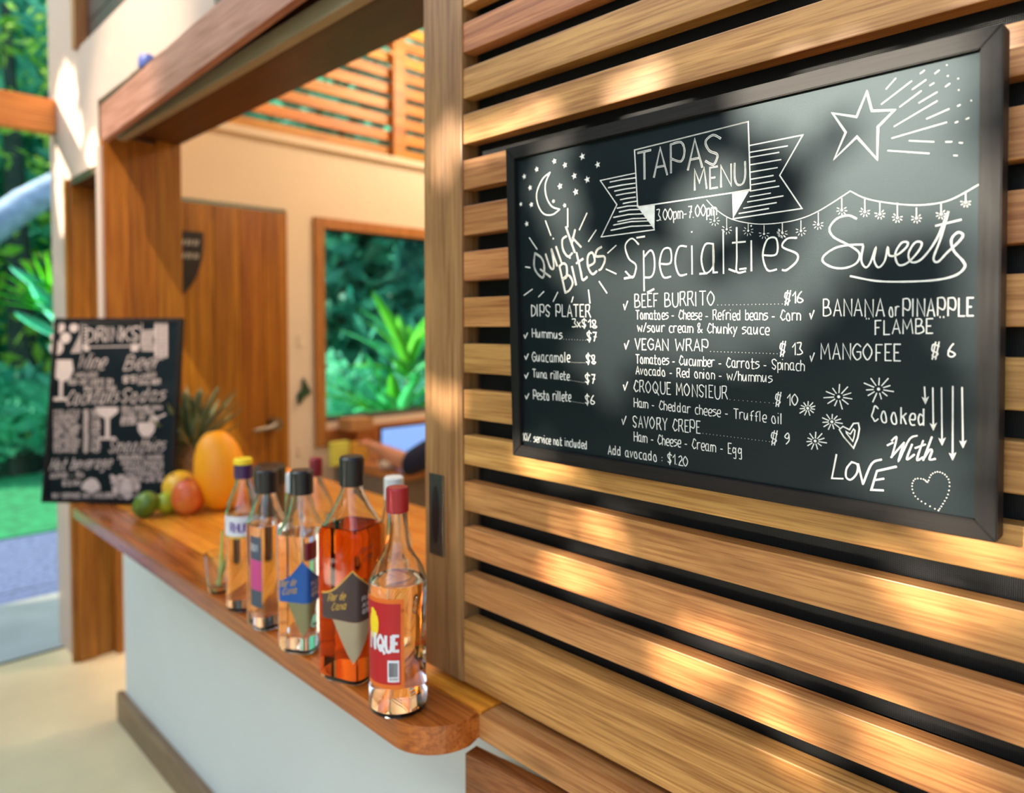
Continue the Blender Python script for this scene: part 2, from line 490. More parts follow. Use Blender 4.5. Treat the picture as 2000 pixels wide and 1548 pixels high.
# single stroke hand lettering: width; strokes (x,y digits; baseline 2, x height 6, capitals 8), ~ = smooth
GL = {
'A': '4;02 28 42;14 34', 'B': '4;02 08;~08 28 37 25 05;~05 35 43 22 02', 'C': '4;~47 28 16 04 13 22 43', 'D': '4;02 08;~08 37 45 33 02',
'E': '3;38 08 02 32;05 25', 'F': '3;38 08 02;05 25', 'G': '4;~47 28 06 04 22 43;43 45 25', 'H': '4;08 02;48 42;05 45', 'I': '1;08 02',
'J': '3;~38 33 22 03', 'K': '4;08 02;48 04;15 42', 'L': '3;08 02 32', 'M': '5;02 08 24 48 52', 'N': '4;02 08 42 48', 'O': '5;~28 06 04 22 44 46 28',
'P': '4;02 08;~08 38 46 34 05', 'Q': '5;~28 06 04 22 44 46 28;24 51', 'R': '4;02 08;~08 38 36 25 05;25 42', 'S': '4;~47 28 07 15 34 33 22 03',
'T': '4;08 48;28 22', 'U': '4;~08 04 12 32 44 48', 'V': '4;08 22 48', 'W': '6;08 12 36 52 68', 'X': '4;08 42;48 02', 'Y': '4;08 25 48;25 22', 'Z': '4;08 48 02 42',
'a': '4;~36 16 04 12 33 36;36 32 42', 'b': '3;08 02;~05 26 35 33 22 02', 'c': '3;~36 16 04 12 32', 'd': '4;~35 16 04 12 33;38 32', 'e': '3;~04 34 36 16 04 12 32',
'f': '3;~38 17 15 12;05 25', 'g': '4;~35 16 04 13 34;~36 33 30 10', 'h': '3;08 02;~04 16 35 32', 'i': '1;06 02;08 08', 'j': '2;~16 13 10 00;18 18',
'k': '3;08 02;36 04;15 32', 'l': '1;08 02', 'm': '5;06 02;~05 16 25 22;~25 36 55 52', 'n': '3;06 02;~05 16 35 32', 'o': '4;~16 04 12 32 34 26 16', 'p': '3;06 00;~05 26 35 33 22 02',
'q': '3;~36 16 04 12 33;36 30', 'r': '3;06 02;~04 16 36', 's': '3;~36 16 05 34 33 12 02', 't': '3;~18 14 12 32;06 36', 'u': '4;~06 03 12 23 36;36 32', 'v': '3;06 12 36',
'w': '5;06 12 25 42 56', 'x': '3;06 32;36 02', 'y': '3;06 13;36 00', 'z': '3;06 36 02 32',
'0': '4;~28 06 04 22 44 46 28', '1': '2;06 28 22', '2': '3;~07 28 36 14 02;02 42', '3': '3;~08 38 25;~25 43 22 02', '4': '4;38 04 44;36 32', '5': '3;38 08 05;~05 35 33 22 02',
'6': '4;~38 16 03 22 43 34 05', '7': '3;08 38 12;15 35', '8': '4;~28 07 24 43 22 03 24 37 28', '9': '4;~37 28 06 25 37;~37 34 12', '$': '4;~47 28 07 15 34 33 22 03;29 21', '#': '5;~57 28 17 15 44 43 22 13;39 11;59 31',
'.': '1;02 02', '-': '3;04 24', ':': '1;03 03;05 05', '/': '3;09 0;', '&': '4;~42 06 18 27 03 12 44', '%': '5;02 58;08 08;52 52', '"': '2;08 07;28 27', "'": '1;08 07', ' ': '2.2;', 'v/': '3;06 12 36',
}
GL['/'] = '3;02 38'
def text(ink, s, p0, p1, h, w, slant=0.0, up=None, gap=1.5, hollow=None, jit=0.12):
    """baseline p0 -> p1 in surface metres, capital height h"""
    adv = []
    tot = 0
    for ch in s:
        g = GL[ch].split(';')
        adv.append((tot, float(g[0]), g[1:])); tot += float(g[0]) + gap
    tot -= gap
    d = Vector((p1[0] - p0[0], p1[1] - p0[1])); sx = d.length / tot; d.normalize()
    u = Vector(up) if up else Vector((0, 1))
    sy = h / 6
    for (ox, wd_, strokes) in adv:
        jx, jy = random.uniform(-.12, .12), random.uniform(-.18, .18)
        for st in strokes:
            if not st: continue
            sm = st[0] == '~'
            pts = [(float(t[0]), float(t[1])) for t in st.lstrip('~').split()]
            if sm: pts = smooth_line(pts, 5)
            P = [(p0[0] + d.x * (x + ox + jx) * sx + (u.x + d.x * slant) * (y - 2 + jy) * sy, p0[1] + d.y * (x + ox + jx) * sx + (u.y + d.y * slant) * (y - 2 + jy) * sy) for x, y in pts]
            ink.line(P, w, jit)
            if hollow is not None: hollow.line(P, w * 0.4, 0)

# ------------------------------------------------------------------ the setting
CZ = 0.872        # counter top height
YS = 0.700        # outer face of the sliding shutter
YB = 0.800        # outer face of the fixed wall below and above
def struct(name, bm_or_box, mat, parent=None):
    o = box(name, bm_or_box, mat, parent) if isinstance(bm_or_box, (tuple, list)) else obj(name, bm_or_box, mat, parent)
    if parent is None: o['kind'] = 'structure'
    return o

struct('floor', (-3.62, 3.0, -6.0, 5.2, -0.12, 0.0), M['floor'])
sj = box('trim_1', (-3.64, -3.634, -6.0, 5.2, -0.1, 0.002), M['darkmetal']); sj['kind'] = 'structure'
w = struct('wall_counter', (-2.78, 3.0, YB, 0.96, 0.0, CZ - 0.042), M['white'])
bb = struct('baseboard_front', (-2.81, 3.0, YB - 0.022, YB, 0.0, 0.105), wood('baseboard wood', srgb(120, 92, 66), srgb(158, 126, 94), 'X', 0.4, 0.6, 0.2, knots=False))
# fixed wall behind the shutter, and everything above the openings
struct('wall_behind_shutter', (-0.895, 3.0, 0.765, 0.97, CZ - 0.036, 2.05), M['gapshade'])
bm = bmesh.new()
add_box(bm, -3.72, 3.0, YB, 0.97, 2.19, 2.52)
add_box(bm, -3.72, -3.28, YB, 0.97, 2.52, 4.2)
add_box(bm, -3.72, -3.45, YB, 0.97, 0.0, 2.03)
add_box(bm, -3.72, -2.72, YB, 0.97, 2.03, 2.19)
struct('wall_front', bm, M['outer'])
# left end wall of the kitchen: door, window hole, louvre above
XW = -3.33
def wl(y0, y1, z0, z1):
    add_box(bm, XW - 0.13, XW, y0, y1, z0, z1)
DOOR = (0.99, 1.72)
WIN_Y0, WIN_Y1 = onX(632, 640, XW).y, 3.05
WIN_Z1, WIN_Z0 = onX(632, 446, XW).z, onX(632, 826, XW).z
bm = bmesh.new()
ztop = onX(829, 322, XW).z
wl(0.97, DOOR[0], 0, 2.0); wl(DOOR[1], WIN_Y0, 0, 2.0); wl(WIN_Y0, WIN_Y1, 0, WIN_Z0); wl(WIN_Y0, WIN_Y1, WIN_Z1, 2.0); wl(WIN_Y1, 5.2, 0, 2.0); wl(0.97, 5.2, 2.0, ztop)
struct('wall_left', bm, M['cream'])
struct('wall_back', (-3.46, 3.0, 5.0, 5.2, 0, 3.4), M['cream'])
struct('wall_right', (2.9, 3.0, 0.96, 5.0, 0, 3.4), M['cream'])
struct('ceiling', (-3.6, 3.0, 0.80, 5.2, 3.42, 3.5), M['cream'])
t1 = struct('trim_2', (XW, XW + 0.03, 0.97, 5.0, ztop - 0.028, ztop + 0.006), M['cream'])

# wooden door in the end wall
dz = onX(560, 417, XW).z
dr = empty('door_1', (XW, (DOOR[0] + DOOR[1]) / 2, 0), kind='structure')
n = 6
for i in range(n):
    a = DOOR[0] + (DOOR[1] - DOOR[0]) * i / n; b = DOOR[0] + (DOOR[1] - DOOR[0]) * (i + 1) / n
    box('plank', (XW - 0.03, XW + 0.012, a + 0.0015, b - 0.0015, 0.01, dz), M['door'], dr, 0.002)
hp = onX(540, 828, XW + 0.05)
bm = bmesh.new()
tube(bm, [(XW + 0.01, hp.y, hp.z), (XW + 0.06, hp.y, hp.z)], 0.03, 16)
tube(bm, [(XW + 0.055, hp.y, hp.z), (XW + 0.06, hp.y - 0.03, hp.z - 0.012), (XW + 0.06, hp.y - 0.12, hp.z - 0.02)], [0.012, 0.012, 0.009], 10)
hd = obj('door_handle', bm, M['metal'], dr, True); hd['label'] = 'silver lever handle'
# window
wn_ = empty('window_1', (XW, WIN_Y0, WIN_Z0), kind='structure')
e = 0.055
box('window_jamb', (XW - 0.13, XW + 0.02, WIN_Y0 - e, WIN_Y0 + 0.0, WIN_Z0 - 0.12, WIN_Z1 + e), M['wintrim'], wn_, 0.003)
box('window_jamb', (XW - 0.13, XW + 0.02, WIN_Y1, WIN_Y1 + e, WIN_Z0 - 0.12, WIN_Z1 + e), M['wintrim'], wn_, 0.003)
box('window_head', (XW - 0.13, XW + 0.02, WIN_Y0, WIN_Y1, WIN_Z1, WIN_Z1 + e), M['wintrim'], wn_, 0.003)
box('window_sill', (XW - 0.13, XW + 0.03, WIN_Y0, WIN_Y1, WIN_Z0 - 0.12, WIN_Z0 - 0.035), M['wintrim'], wn_, 0.003)
sr = box('sash_rail', (XW - 0.1, XW - 0.02, WIN_Y0, WIN_Y1, WIN_Z0 - 0.035, WIN_Z0 + 0.02), M['darkplank'], wn_, 0.003); sr['label'] = 'dark bottom sash rail'
box('window_pane', (XW - 0.072, XW - 0.068, WIN_Y0 + 0.001, WIN_Y1 - 0.001, WIN_Z0 + 0.021, WIN_Z1 - 0.001), M['pane'], wn_)
# dark-framed sign on the door
sg = empty('hanging_sign', (XW + 0.03, 1.2, 1.7), 'black pointed oval sign hanging on the wooden door', 'sign')
a_ = onX(398, 480, XW + 0.03); tp = onX(380, 452, XW + 0.03).z; bt = onX(372, 580, XW + 0.03).z
cy, hw, hh = a_.y - 0.11, 0.11, tp - bt
pts = []
for k in range(25):
    t = k / 24
    pts.append((hw * (1 - t ** 2.6) ** 0.8, tp - hh * t))
poly = [(cy + x, z) for x, z in pts] + [(cy - x, z) for x, z in pts[::-1][1:]]
bm = bmesh.new(); add_prism(bm, poly, 'X', XW + 0.014, XW + 0.03)
obj('sign_board', bm, M['black'], sg)
ink = Ink(lambda u, v: Vector((XW + 0.0312, u, v)))
for k in range(2):
    zz = tp - 0.05 - k * 0.06
    x = cy - 0.085
    while x < cy + 0.085:
        ink.line([(x, zz - 0.012), (x + 0.006, zz + 0.012), (x + 0.014, zz - 0.01), (x + 0.02, zz + 0.01)], 0.005); x += 0.03
ink.make('white_lettering', M['chalk'], sg)['kind'] = 'stuff'
# wall switch plates and the green ornament on the cream wall
for (py, h_) in ((665, .02), (880, .02)):
    p = onX(587, py, XW)
    o = box('wall_plate', (XW, XW + 0.006, p.y - 0.016, p.y + 0.016, p.z - 0.03, p.z + 0.03), M['cream'], None, 0.002)
    tag(o, 'small cream switch plate on the wall %s the green ornament' % ('above' if py < 700 else 'below'), 'switch')
p = [onX(x, y, XW + 0.004) for x, y in ((591, 738), (606, 766), (592, 776), (583, 790), (580, 770), (590, 760))]
bm = bmesh.new(); add_prism(bm, [(q.y, q.z) for q in p], 'X', XW + 0.001, XW + 0.02)
tag(obj('wall_ornament', bm, plain('dark green ornament', srgb(36, 74, 46), 0.6)), 'small dark green winged ornament on cream wall between door and window', 'ornament')
# louvre high in the end wall
lv = empty('louvre_screen', (XW - 0.05, 1.0, ztop), 'orange wooden louvre of horizontal slats above the cream end wall', 'louvre')
pp = onX(782, 200, XW)
zz = ztop + 0.02; k = 0
while zz < 3.40:
    box('slat', (XW - 0.075, XW - 0.045, 0.97, 4.99, zz, min(zz + 0.055, 3.41)), M['farslat'], lv, 0.003); zz += 0.088
for yy in (pp.y - 2.2, pp.y, pp.y + 1.15, pp.y + 2.1):
    if 0.97 < yy < 4.9: box('post', (XW - 0.044, XW - 0.005, yy - 0.04, yy + 0.04, ztop + 0.007, 3.41), M['farslat'], lv, 0.003)

# header: fascia, track, inner beam
hb = empty('header_beam', (-1.5, 0.85, 2.15), 'dark brown wooden header beam spanning the top of the serving opening', 'beam')
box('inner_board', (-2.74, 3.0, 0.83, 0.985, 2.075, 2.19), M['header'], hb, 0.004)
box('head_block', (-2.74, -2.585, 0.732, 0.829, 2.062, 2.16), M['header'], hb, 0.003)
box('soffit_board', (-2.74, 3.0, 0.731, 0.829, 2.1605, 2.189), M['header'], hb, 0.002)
tz0 = onY(692, 0, 0.745).z
tr_ = box('sliding_track', (-2.583, 2.9, 0.745, 0.772, tz0, tz0 + 0.04), M['track'], hb, 0.003); tr_['label'] = 'grey metal sliding track'
fb = empty('fascia_beam', (-2.57, 0.70, 2.05), 'pinkish brown fascia beam running along the front above the opening', 'beam')
YF = 0.70
A = onY(196, 207, YF); B = onY(207, 270, YF); C = onY(573.5, 0, YF); D = onY(411, 18, YF)
def ext(p, q, x): return p + (q - p) * ((x - p.x) / (q.x - p.x))
x1 = 0.8
Ct, Dt = ext(B, C, x1), ext(A, D, x1)
bm = bmesh.new()
add_prism(bm, [(A.x, B.z), (x1, Ct.z), (x1, Dt.z), (A.x, A.z)], 'Y', YF, YF + 0.02)
obj('board', bm, M['beam'], fb)
bmx = bmesh.new(); add_box(bmx, A.x + 0.02, A.x + 0.06, YF + 0.0205, 0.799, B.z + 0.115, A.z)
for xx in (-1.6, -1.0):
    add_box(bmx, xx, xx + 0.04, YF + 0.0205, 0.799, B.z + 0.125, A.z + 0.02)
obj('bracket', bmx, M['header'], fb)
# small things resting on the fascia
p = onY(287, 116, 0.752)
bm = bmesh.new()
loft(bm, (p.x, 0.752, p.z - 0.04), [(0.02, 0.02, 0, 2), (0.024, 0.024, 0.01, 2), (0.024, 0.024, 0.04, 2), (0.017, 0.017, 0.052, 2)], 20)
bmx = obj('blue_container', bm, M['blue'], None, True); tag(bmx, 'small blue round container on top of the fascia beam end', 'container')
zt = p.z - 0.04
o = box('bracket_shelf', (p.x - 0.05, p.x + 0.05, YF + 0.021, 0.7995, zt - 0.012, zt), M['header'], fb)
p = onY(411, 4, 0.74)
bm = bmesh.new(); loft(bm, (p.x, 0.765, p.z), [(0.012, 0.012, -0.04, 2), (0.014, 0.014, 0.0, 2), (0.014, 0.014, 0.05, 2), (0.006, 0.006, 0.06, 2)], 12)
tube(bm, [(p.x, 0.765, p.z), (p.x, 0.80, p.z)], 0.006)
tag(obj('wall_hook', bm, M['darkmetal'], None, True), 'small dark metal hook on white wall above the fascia', 'hook')
# upper dark boarded opening with its orange frame
up = empty('boarded_panel', (-3.2, 0.8, 2.52), 'dark brown boarded panel in orange frame high on the white wall', 'panel')
zb = 2.52
box('frame_upright', (-3.279, -3.225, 0.785, 0.90, zb, 4.2), M['wintrim'], up, 0.003)
k = 0
while zb + k * 0.1 < 4.1:
    box('board', (-3.224, 3.0, 0.83, 0.85, zb + k * 0.1 + 0.002, zb + k * 0.1 + 0.097), M['darkplank'], up, 0.003); k += 1
# serving opening's left jamb, boards
jx = -2.69
jm = empty('jamb_boards', (jx, 0.85, CZ), 'tall orange brown jamb boards at the left end of the serving opening', 'jamb')
for (a, b) in ((0.732, 0.815), (0.817, 0.90), (0.902, 0.985)):
    box('board', (jx - 0.045, jx, a, b, CZ + 0.001, 2.0615 if a < 0.8 else (2.0615 if a < .82 else 2.0745)), M['jamb'], jm, 0.002)
ft = box('edge_strip', (jx - 0.05, jx - 0.005, 0.722, 0.731, CZ + 0.001, 2.03), M['outer'], jm); ft['label'] = 'pale grey front edge strip'
# doorway left of the counter: stacked boards lining its far side
dw = empty('doorway_lining', (-3.4, 0.9, 0), 'orange wooden boards lining the narrow doorway left of counter', 'door frame')
xs = -3.45
for (a, b, xx) in ((0.785, 0.80, 0.0), (0.802, 0.872, 0.01), (0.874, 0.94, 0.0), (0.942, 1.0, 0.035), (1.002, 1.08, 0.02)):
    box('board', (xs, xs + 0.03 + xx, a, b, 0.001, 2.029), M['jamb'], dw, 0.002)
box('lintel_board', (-3.41, -2.745, 0.802, 0.968, 2.0, 2.029), M['header'], dw, 0.002)
box('threshold_board', (-3.40, -2.8, 0.99, 1.03, 0.0, 0.02), M['jamb'], dw, 0.002)

# ------------------------------------------------------------------ counter
ct = empty('bar_counter', (-1.7, 0.8, CZ), 'long varnished wooden bar counter with rounded reddish ledge and pine top', 'counter')
YL = 0.578
XR = onZ(930, 1395, CZ).x
XL = onZ(128, 990, CZ).x
poly = [(XL, YL), (XR - 0.075, YL)]
for k in range(1, 17):
    a = -math.pi / 2 + k * math.pi / 2 / 16
    poly.append((XR - 0.075 + 0.075 * math.cos(a), YL + 0.075 + 0.075 * math.sin(a)))
poly += [(XR, 0.676), (XL, 0.676)]
def slab(name, poly, z0, z1, mat, parent, bev=0.003):
    bm = bmesh.new(); add_prism(bm, poly, 'Z', z0, z1)
    bmesh.ops.bevel(bm, geom=[e for e in bm.edges if abs((e.verts[0].co - e.verts[1].co).z) < 1e-5], offset=bev, segments=2, affect='EDGES')
    return obj(name, bm, mat, parent)
o = slab('front_ledge', poly, CZ - 0.04, CZ, M['ledge'], ct, 0.005)
o = slab('rear_ledge', [(XL, 0.677), (XR - 0.002, 0.677), (XR - 0.002, 0.735), (XL, 0.735)], CZ - 0.04, CZ - 0.0005, M['plank'], ct, 0.001)
yy = 0.737
while yy < 1.33:
    slab('plank', [(-2.69, yy), (-0.90, yy), (-0.90, yy + 0.083), (-2.69, yy + 0.083)], CZ - 0.038, CZ, M['plank'], ct, 0.0015); yy += 0.085
o = slab('ledger_board', [(XR - 0.0005, 0.672), (1.2, 0.672), (1.2, 0.76), (XR - 0.0005, 0.76)], CZ - 0.038, CZ - 0.002, M['ledger'], ct, 0.002)
# inside face of the counter
box('inner_panel', (-2.69, -0.9, 1.30, 1.33, 0.0, CZ - 0.039), M['cupboard'], ct)

# ------------------------------------------------------------------ sliding slatted shutter
SX0, SX1, SXR = onY(831, 640, YS).x, onY(905, 640, YS).x, 0.75
sh = empty('slatted_shutter', (SX0, YS, CZ), 'large sliding shutter of horizontal teak slats carrying the menu board', 'shutter')
box('stile', (SX0, SX1 - 0.0007, YS - 0.002, YS + 0.036, CZ + 0.012, 2.045), M['stile'], sh, 0.002)
box('stile', (SXR + 0.001, SXR + 0.09, YS - 0.002, YS + 0.036, CZ + 0.012, 2.045), M['stile'], sh, 0.002)
zt = [onY(905, 45 + 89.4 * k, YS).z for k in range(-2, 14)]
hgt = 58 / 89.4 * (zt[2] - zt[3])
random.seed(11)
for k, z in enumerate(zt[:-1]):
    if z > 2.04: continue
    box('slat', (SX1 - 0.0006, SXR, YS + 0.001, YS + 0.023, z - hgt, z), M['slat'], sh, 0.0012)
zw = zt[-1]
box('bottom_board', (SX1 - 0.0006, SXR, YS, YS + 0.028, CZ + 0.012, zw), M['slat'], sh, 0.0015)
# insect mesh
vs, fs = [], []
def wirev(x, z0, z1, y):
    b = len(vs); r = 0.00022
    vs.extend([(x - r, y, z0), (x + r, y, z0), (x + r, y, z1), (x - r, y, z1)]); fs.append((b, b + 1, b + 2, b + 3))
def wireh(z, x0, x1, y):
    b = len(vs); r = 0.00022
    vs.extend([(x0, y, z - r), (x1, y, z - r), (x1, y, z + r), (x0, y, z + r)]); fs.append((b, b + 1, b + 2, b + 3))
x = SX1
while x < SXR:
    wirev(x, CZ + 0.02, 2.1, YS + 0.030); x += 0.0016
z = CZ + 0.02
while z < 2.1:
    wireh(z, SX1, SXR, YS + 0.0296); z += 0.0016
ms = pyobj('mesh_screen', vs, fs, M['wire'], sh); ms['kind'] = 'stuff'; ms['label'] = 'dark insect mesh behind the slats'
# flush pull
a = onY(842, 922, YS); b = onY(870, 1087, YS)
hp_ = box('flush_pull', (a.x, b.x, YS - 0.0045, YS - 0.0021, b.z, a.z), M['darkmetal'], sh, 0.001); hp_['label'] = 'bronze metal recessed pull'
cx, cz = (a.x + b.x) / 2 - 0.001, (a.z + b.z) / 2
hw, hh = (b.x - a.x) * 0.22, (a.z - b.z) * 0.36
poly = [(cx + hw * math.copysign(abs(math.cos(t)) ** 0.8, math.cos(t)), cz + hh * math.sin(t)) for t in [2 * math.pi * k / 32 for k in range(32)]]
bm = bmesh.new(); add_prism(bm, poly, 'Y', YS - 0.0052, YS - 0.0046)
obj('recess_dark', bm, M['black'], hp_)  # flat black oval paints the dark of the finger hollow

# ------------------------------------------------------------------ chalk menu board
# the board hangs slightly forward at its top
TL, TR_, BR_, BLc = onY(990, 291, 0.655), onY(1967, 40, 0.655), onY(1941, 1058, 0.668), onY(998, 889, 0.668)
bx0, bx1 = (TL.x + BLc.x) / 2, (TR_.x + BR_.x) / 2
bz0, bz1 = (BR_.z + BLc.z) / 2, (TL.z + TR_.z) / 2
O = Vector((bx0, 0.668, bz0))
UX = Vector((1, 0, 0)); UZ = Vector((0, 0.655 - 0.668, bz1 - bz0)).normalized(); NN = UX.cross(UZ)   # points to -y
BWd, BHt = bx1 - bx0, (Vector((bx0, 0.655, bz1)) - O).length
def bp(u, v, n=0.0): return O + UX * u + UZ * v + NN * n
mb = empty('menu_chalkboard', O, 'large black chalkboard with the tapas menu lettering on the slats', 'chalkboard')
FW, FD = 0.0155, 0.022
def bprism(name, poly, n0, n1, mat, parent, bev=0.0):
    bm = bmesh.new()
    lo = [bm.verts.new(bp(u, v, n0)) for u, v in poly]; hi = [bm.verts.new(bp(u, v, n1)) for u, v in poly]
    bm.faces.new(lo[::-1]); bm.faces.new(hi)
    n = len(poly)
    for i in range(n): bm.faces.new((lo[i], lo[(i + 1) % n], hi[(i + 1) % n], hi[i]))
    if bev: bmesh.ops.bevel(bm, geom=bm.edges[:], offset=bev, segments=2, affect='EDGES')
    return obj(name, bm, mat, parent)
W, H = BWd, BHt
g = 0.0002
bprism('frame_rail', [(g, H), (FW + g, H - FW), (W - FW - g, H - FW), (W - g, H)], -FD, 0, M['frame'], mb, 0.0008)
bprism('frame_rail', [(g, 0), (W - g, 0), (W - FW - g, FW), (FW + g, FW)], -FD, 0, M['frame'], mb, 0.0008)
bprism('frame_rail', [(0, g), (FW, FW + g), (FW, H - FW - g), (0, H - g)], -FD, 0, M['framev'], mb, 0.0008)
bprism('frame_rail', [(W, g), (W, H - g), (W - FW, H - FW - g), (W - FW, FW + g)], -FD, 0, M['framev'], mb, 0.0008)
SN = -0.005
bprism('slate_panel', [(FW - 0.004, FW - 0.004), (W - FW + 0.004, FW - 0.004), (W - FW + 0.004, H - FW + 0.004), (FW - 0.004, H - FW + 0.004)], -0.012, SN, M['slate'], mb)
PB = bp(0, 0, SN)
def uv(px, py):
    d = on_plane(px, py, PB, NN) - PB
    return (d.dot(UX), d.dot(UZ))
random.seed(5)
INK = Ink(lambda u, v: bp(u, v, SN + 0.0002))
DRW = Ink(lambda u, v: bp(u, v, SN + 0.0002))
INN = Ink(lambda u, v: bp(u, v, SN + 0.00035))
PT = 0.00084      # pen width
def T(s, x0, y0, x1, y1, h, w=1.0, **k):
    a, b, c = uv(x0, y0), uv(x1, y1), uv(x0, y0 - h)
    text(INK, s, a, b, c[1] - a[1], PT * w, **k)
def L(pts, w=1.0, sm=False, close=False, ink=None):
    P = [uv(*p) for p in pts]
    if sm: P = smooth_line(P, 6)
    (ink or DRW).line(P, PT * w, 0.12, close)
cA = lambda x, y: (980 + x / 3.333, 200 + y / 3.333)
cB = lambda x, y: (980 + x / 3.333, 550 + y / 3.333)
cC = lambda x, y: (1500 + x / 3.224, 80 + y / 3.224)
cD = lambda x, y: (1500 + x / 2.764, 540 + y / 2.764)
def LA(pts, f, **k): L([f(*p) for p in pts], **k)
# banner
for q in ([(865, 310), (1605, 125), (1620, 570), (885, 680)],): LA(q, cA, w=1.5, close=True)
LA([(870, 460), (642, 508), (750, 665), (648, 875), (995, 828)], cA, w=1.4)
LA([(1615, 280), (1960, 212), (1810, 475), (1955, 690), (1505, 757)], cA, w=1.5)
DRW.fill([uv(*cA(*p)) for p in [(885, 680), (997, 660), (995, 828)]])
DRW.fill([uv(*cA(*p)) for p in [(1500, 583), (1618, 562), (1505, 757)]])
for k, (x0, y0) in enumerate([(705, 518), (695, 555), (735, 577), (745, 605), (773, 633), (790, 658), (752, 688), (765, 712), (728, 748), (755, 775), (728, 798), (712, 832)]):
    x1 = 870 if k < 5 else (885, 890, 905, 925, 945, 955, 975)[k - 5]
    LA([(x0, y0), ((x0 + x1) / 2, y0 - (x1 - x0) * 0.1), (x1, y0 - (x1 - x0) * (0.17 if k < 6 else .12))], cA, w=1.5)
for k, (x1, y1) in enumerate([(1860, 283), (1805, 325), (1818, 372), (1795, 424), (1768, 475), (1780, 510), (1805, 545), (1750, 590), (1832, 608), (1788, 652), (1738, 690)]):
    x0 = 1617 if k < 8 else (1600, 1575, 1545)[k - 8]
    LA([(x0, y1 + (x1 - x0) * 0.17), (x1, y1)], cA, w=1.4)
def T2(s, x0, y0, x1, y1, h, w, **k):
    a, b, c = uv(x0, y0), uv(x1, y1), uv(x0, y0 - h)
    text(INK, s, a, b, c[1] - a[1], PT * w, hollow=INN, **k)
T2('TAPAS', 1247, 351, 1408, 320, 53, 2.6, gap=1.0)
T2('MENU', 1357, 372, 1455, 358, 40, 2.1, gap=1.4)
T('3.00pm-7.00pm', 1283, 431, 1400, 419, 21, 1.2)
def T3(s, x0, y0, x1, y1, h, w, **k):
    a, b, c = uv(x0, y0), uv(x1, y1), uv(x0, y0 - h)
    text(INK, s, a, b, c[1] - a[1], PT * w, **k)
T3('Specialties', 1223, 543, 1556, 523, 76, 2.1, gap=1.4)
for (x0, y0, x1, y1) in [(800, 1145, 850, 1135), (880, 880, 930, 872), (950, 1235, 990, 1215), (1480, 1085, 1520, 1100), (1550, 1085, 1590, 1080), (1290, 1115, 1335, 1112)]:
    LA([(x0, y0), (x1, y1)], cA, w=2.4)
a, b = uv(1054, 549), uv(1135, 481); dd = Vector((b[0] - a[0], b[1] - a[1])).normalized()
text(INK, 'Quick', a, b, 0.036, PT * 2.6, hollow=INN, up=(-dd.y * 0.75, dd.x), gap=1.2)
a, b = uv(1104, 570), uv(1184, 518); dd = Vector((b[0] - a[0], b[1] - a[1])).normalized()
text(INK, 'Bites', a, b, 0.036, PT * 2.6, hollow=INN, up=(-dd.y * 0.6, dd.x), gap=1.2)
for q in [(430, 690, 430, 810), (285, 770, 320, 865), (555, 720, 505, 830), (615, 830, 565, 905), (180, 880, 230, 955), (745, 930, 690, 980), (155, 1070, 185, 1075), (680, 1085, 745, 1115), (635, 1165, 685, 1240), (200, 1215, 145, 1255), (275, 1230, 240, 1265), (365, 1235, 335, 1295), (465, 1265, 455, 1300), (565, 1220, 575, 1305)]:
    LA([q[:2], q[2:]], cA, w=1.6)
LA([(315, 455), (265, 500), (228, 590), (238, 670), (275, 725), (330, 730), (378, 695)], cA, w=1.6, sm=True)
LA([(315, 455), (285, 530), (290, 610), (325, 675), (378, 695)], cA, w=1.6, sm=True)
def star5(x, y, r):
    cc = uv(x, y); rr = abs(uv(x, y - r)[1] - cc[1])
    for k in range(5):
        a = math.pi / 2 + k * 2 * math.pi / 5 + 0.2
        pts = []
        for (an, q) in ((a, 1.0), (a + math.pi / 5, 0.42)):
            pts.append((cc[0] + rr * q * math.cos(an), cc[1] + rr * q * math.sin(an)))
        DRW.fill([cc, pts[0], pts[1]])
        DRW.fill([cc, pts[0], (cc[0] + rr * .42 * math.cos(a - math.pi / 5), cc[1] + rr * .42 * math.sin(a - math.pi / 5))])
for (x, y, r) in [(525, 352, 26), (625, 405, 24), (343, 383, 20), (412, 408, 22), (228, 435, 20), (147, 482, 20), (473, 478, 24), (557, 502, 26), (380, 545, 23), (185, 555, 20), (482, 582, 25), (337, 643, 14), (410, 670, 16), (125, 662, 16), (193, 665, 20), (163, 790, 20)]:
    star5(*cA(x, y), r / 3.333)
# left column
T('DIPS PLATER', 1038.5, 617, 1153.5, 618.5, 22, 1.4)
T('3x$18', 1117.5, 638, 1166, 640, 15, 1.3)
def dots(x0, y0, x1, y1, n, r=0.45):
    for k in range(n):
        t = k / (n - 1)
        q = uv(x0 + (x1 - x0) * t, y0 + (y1 - y0) * t); DRW.dot(q, PT * r, 6)
for s, x0, y0, x1, y1, h, pr, px_, py_ in [('Hummus', 1040, 658, 1098, 661.6, 16, '$7', 1147, 665), ('Guacamole', 1040, 705.4, 1113, 706.6, 18, '$8', 1145.5, 709.3), ('Tuna rillete', 1041, 736, 1112, 742, 15, '$7', 1144, 748), ('Pesto rillete', 1042, 778.6, 1115, 783.4, 17, '$6', 1143.5, 788.5)]:
    T(s, x0, y0, x1, y1, h, 1.35)
    dots(x1 + 3, y1 + 0.5, px_ - 3, py_ - 1, 9)
    T(pr, px_, py_, px_ + 18, py_ + 0.7, 17, 1.3)
T('10% service not included', 1021, 859, 1147, 876.5, 14, 1.3)
for (x, y) in [(1026.5, 655), (1028, 696), (1028, 733), (1029, 773.5)]:
    L([(x - 3, y - 1), (x - 0.5, y + 5), (x + 4, y - 5)], 1.7)
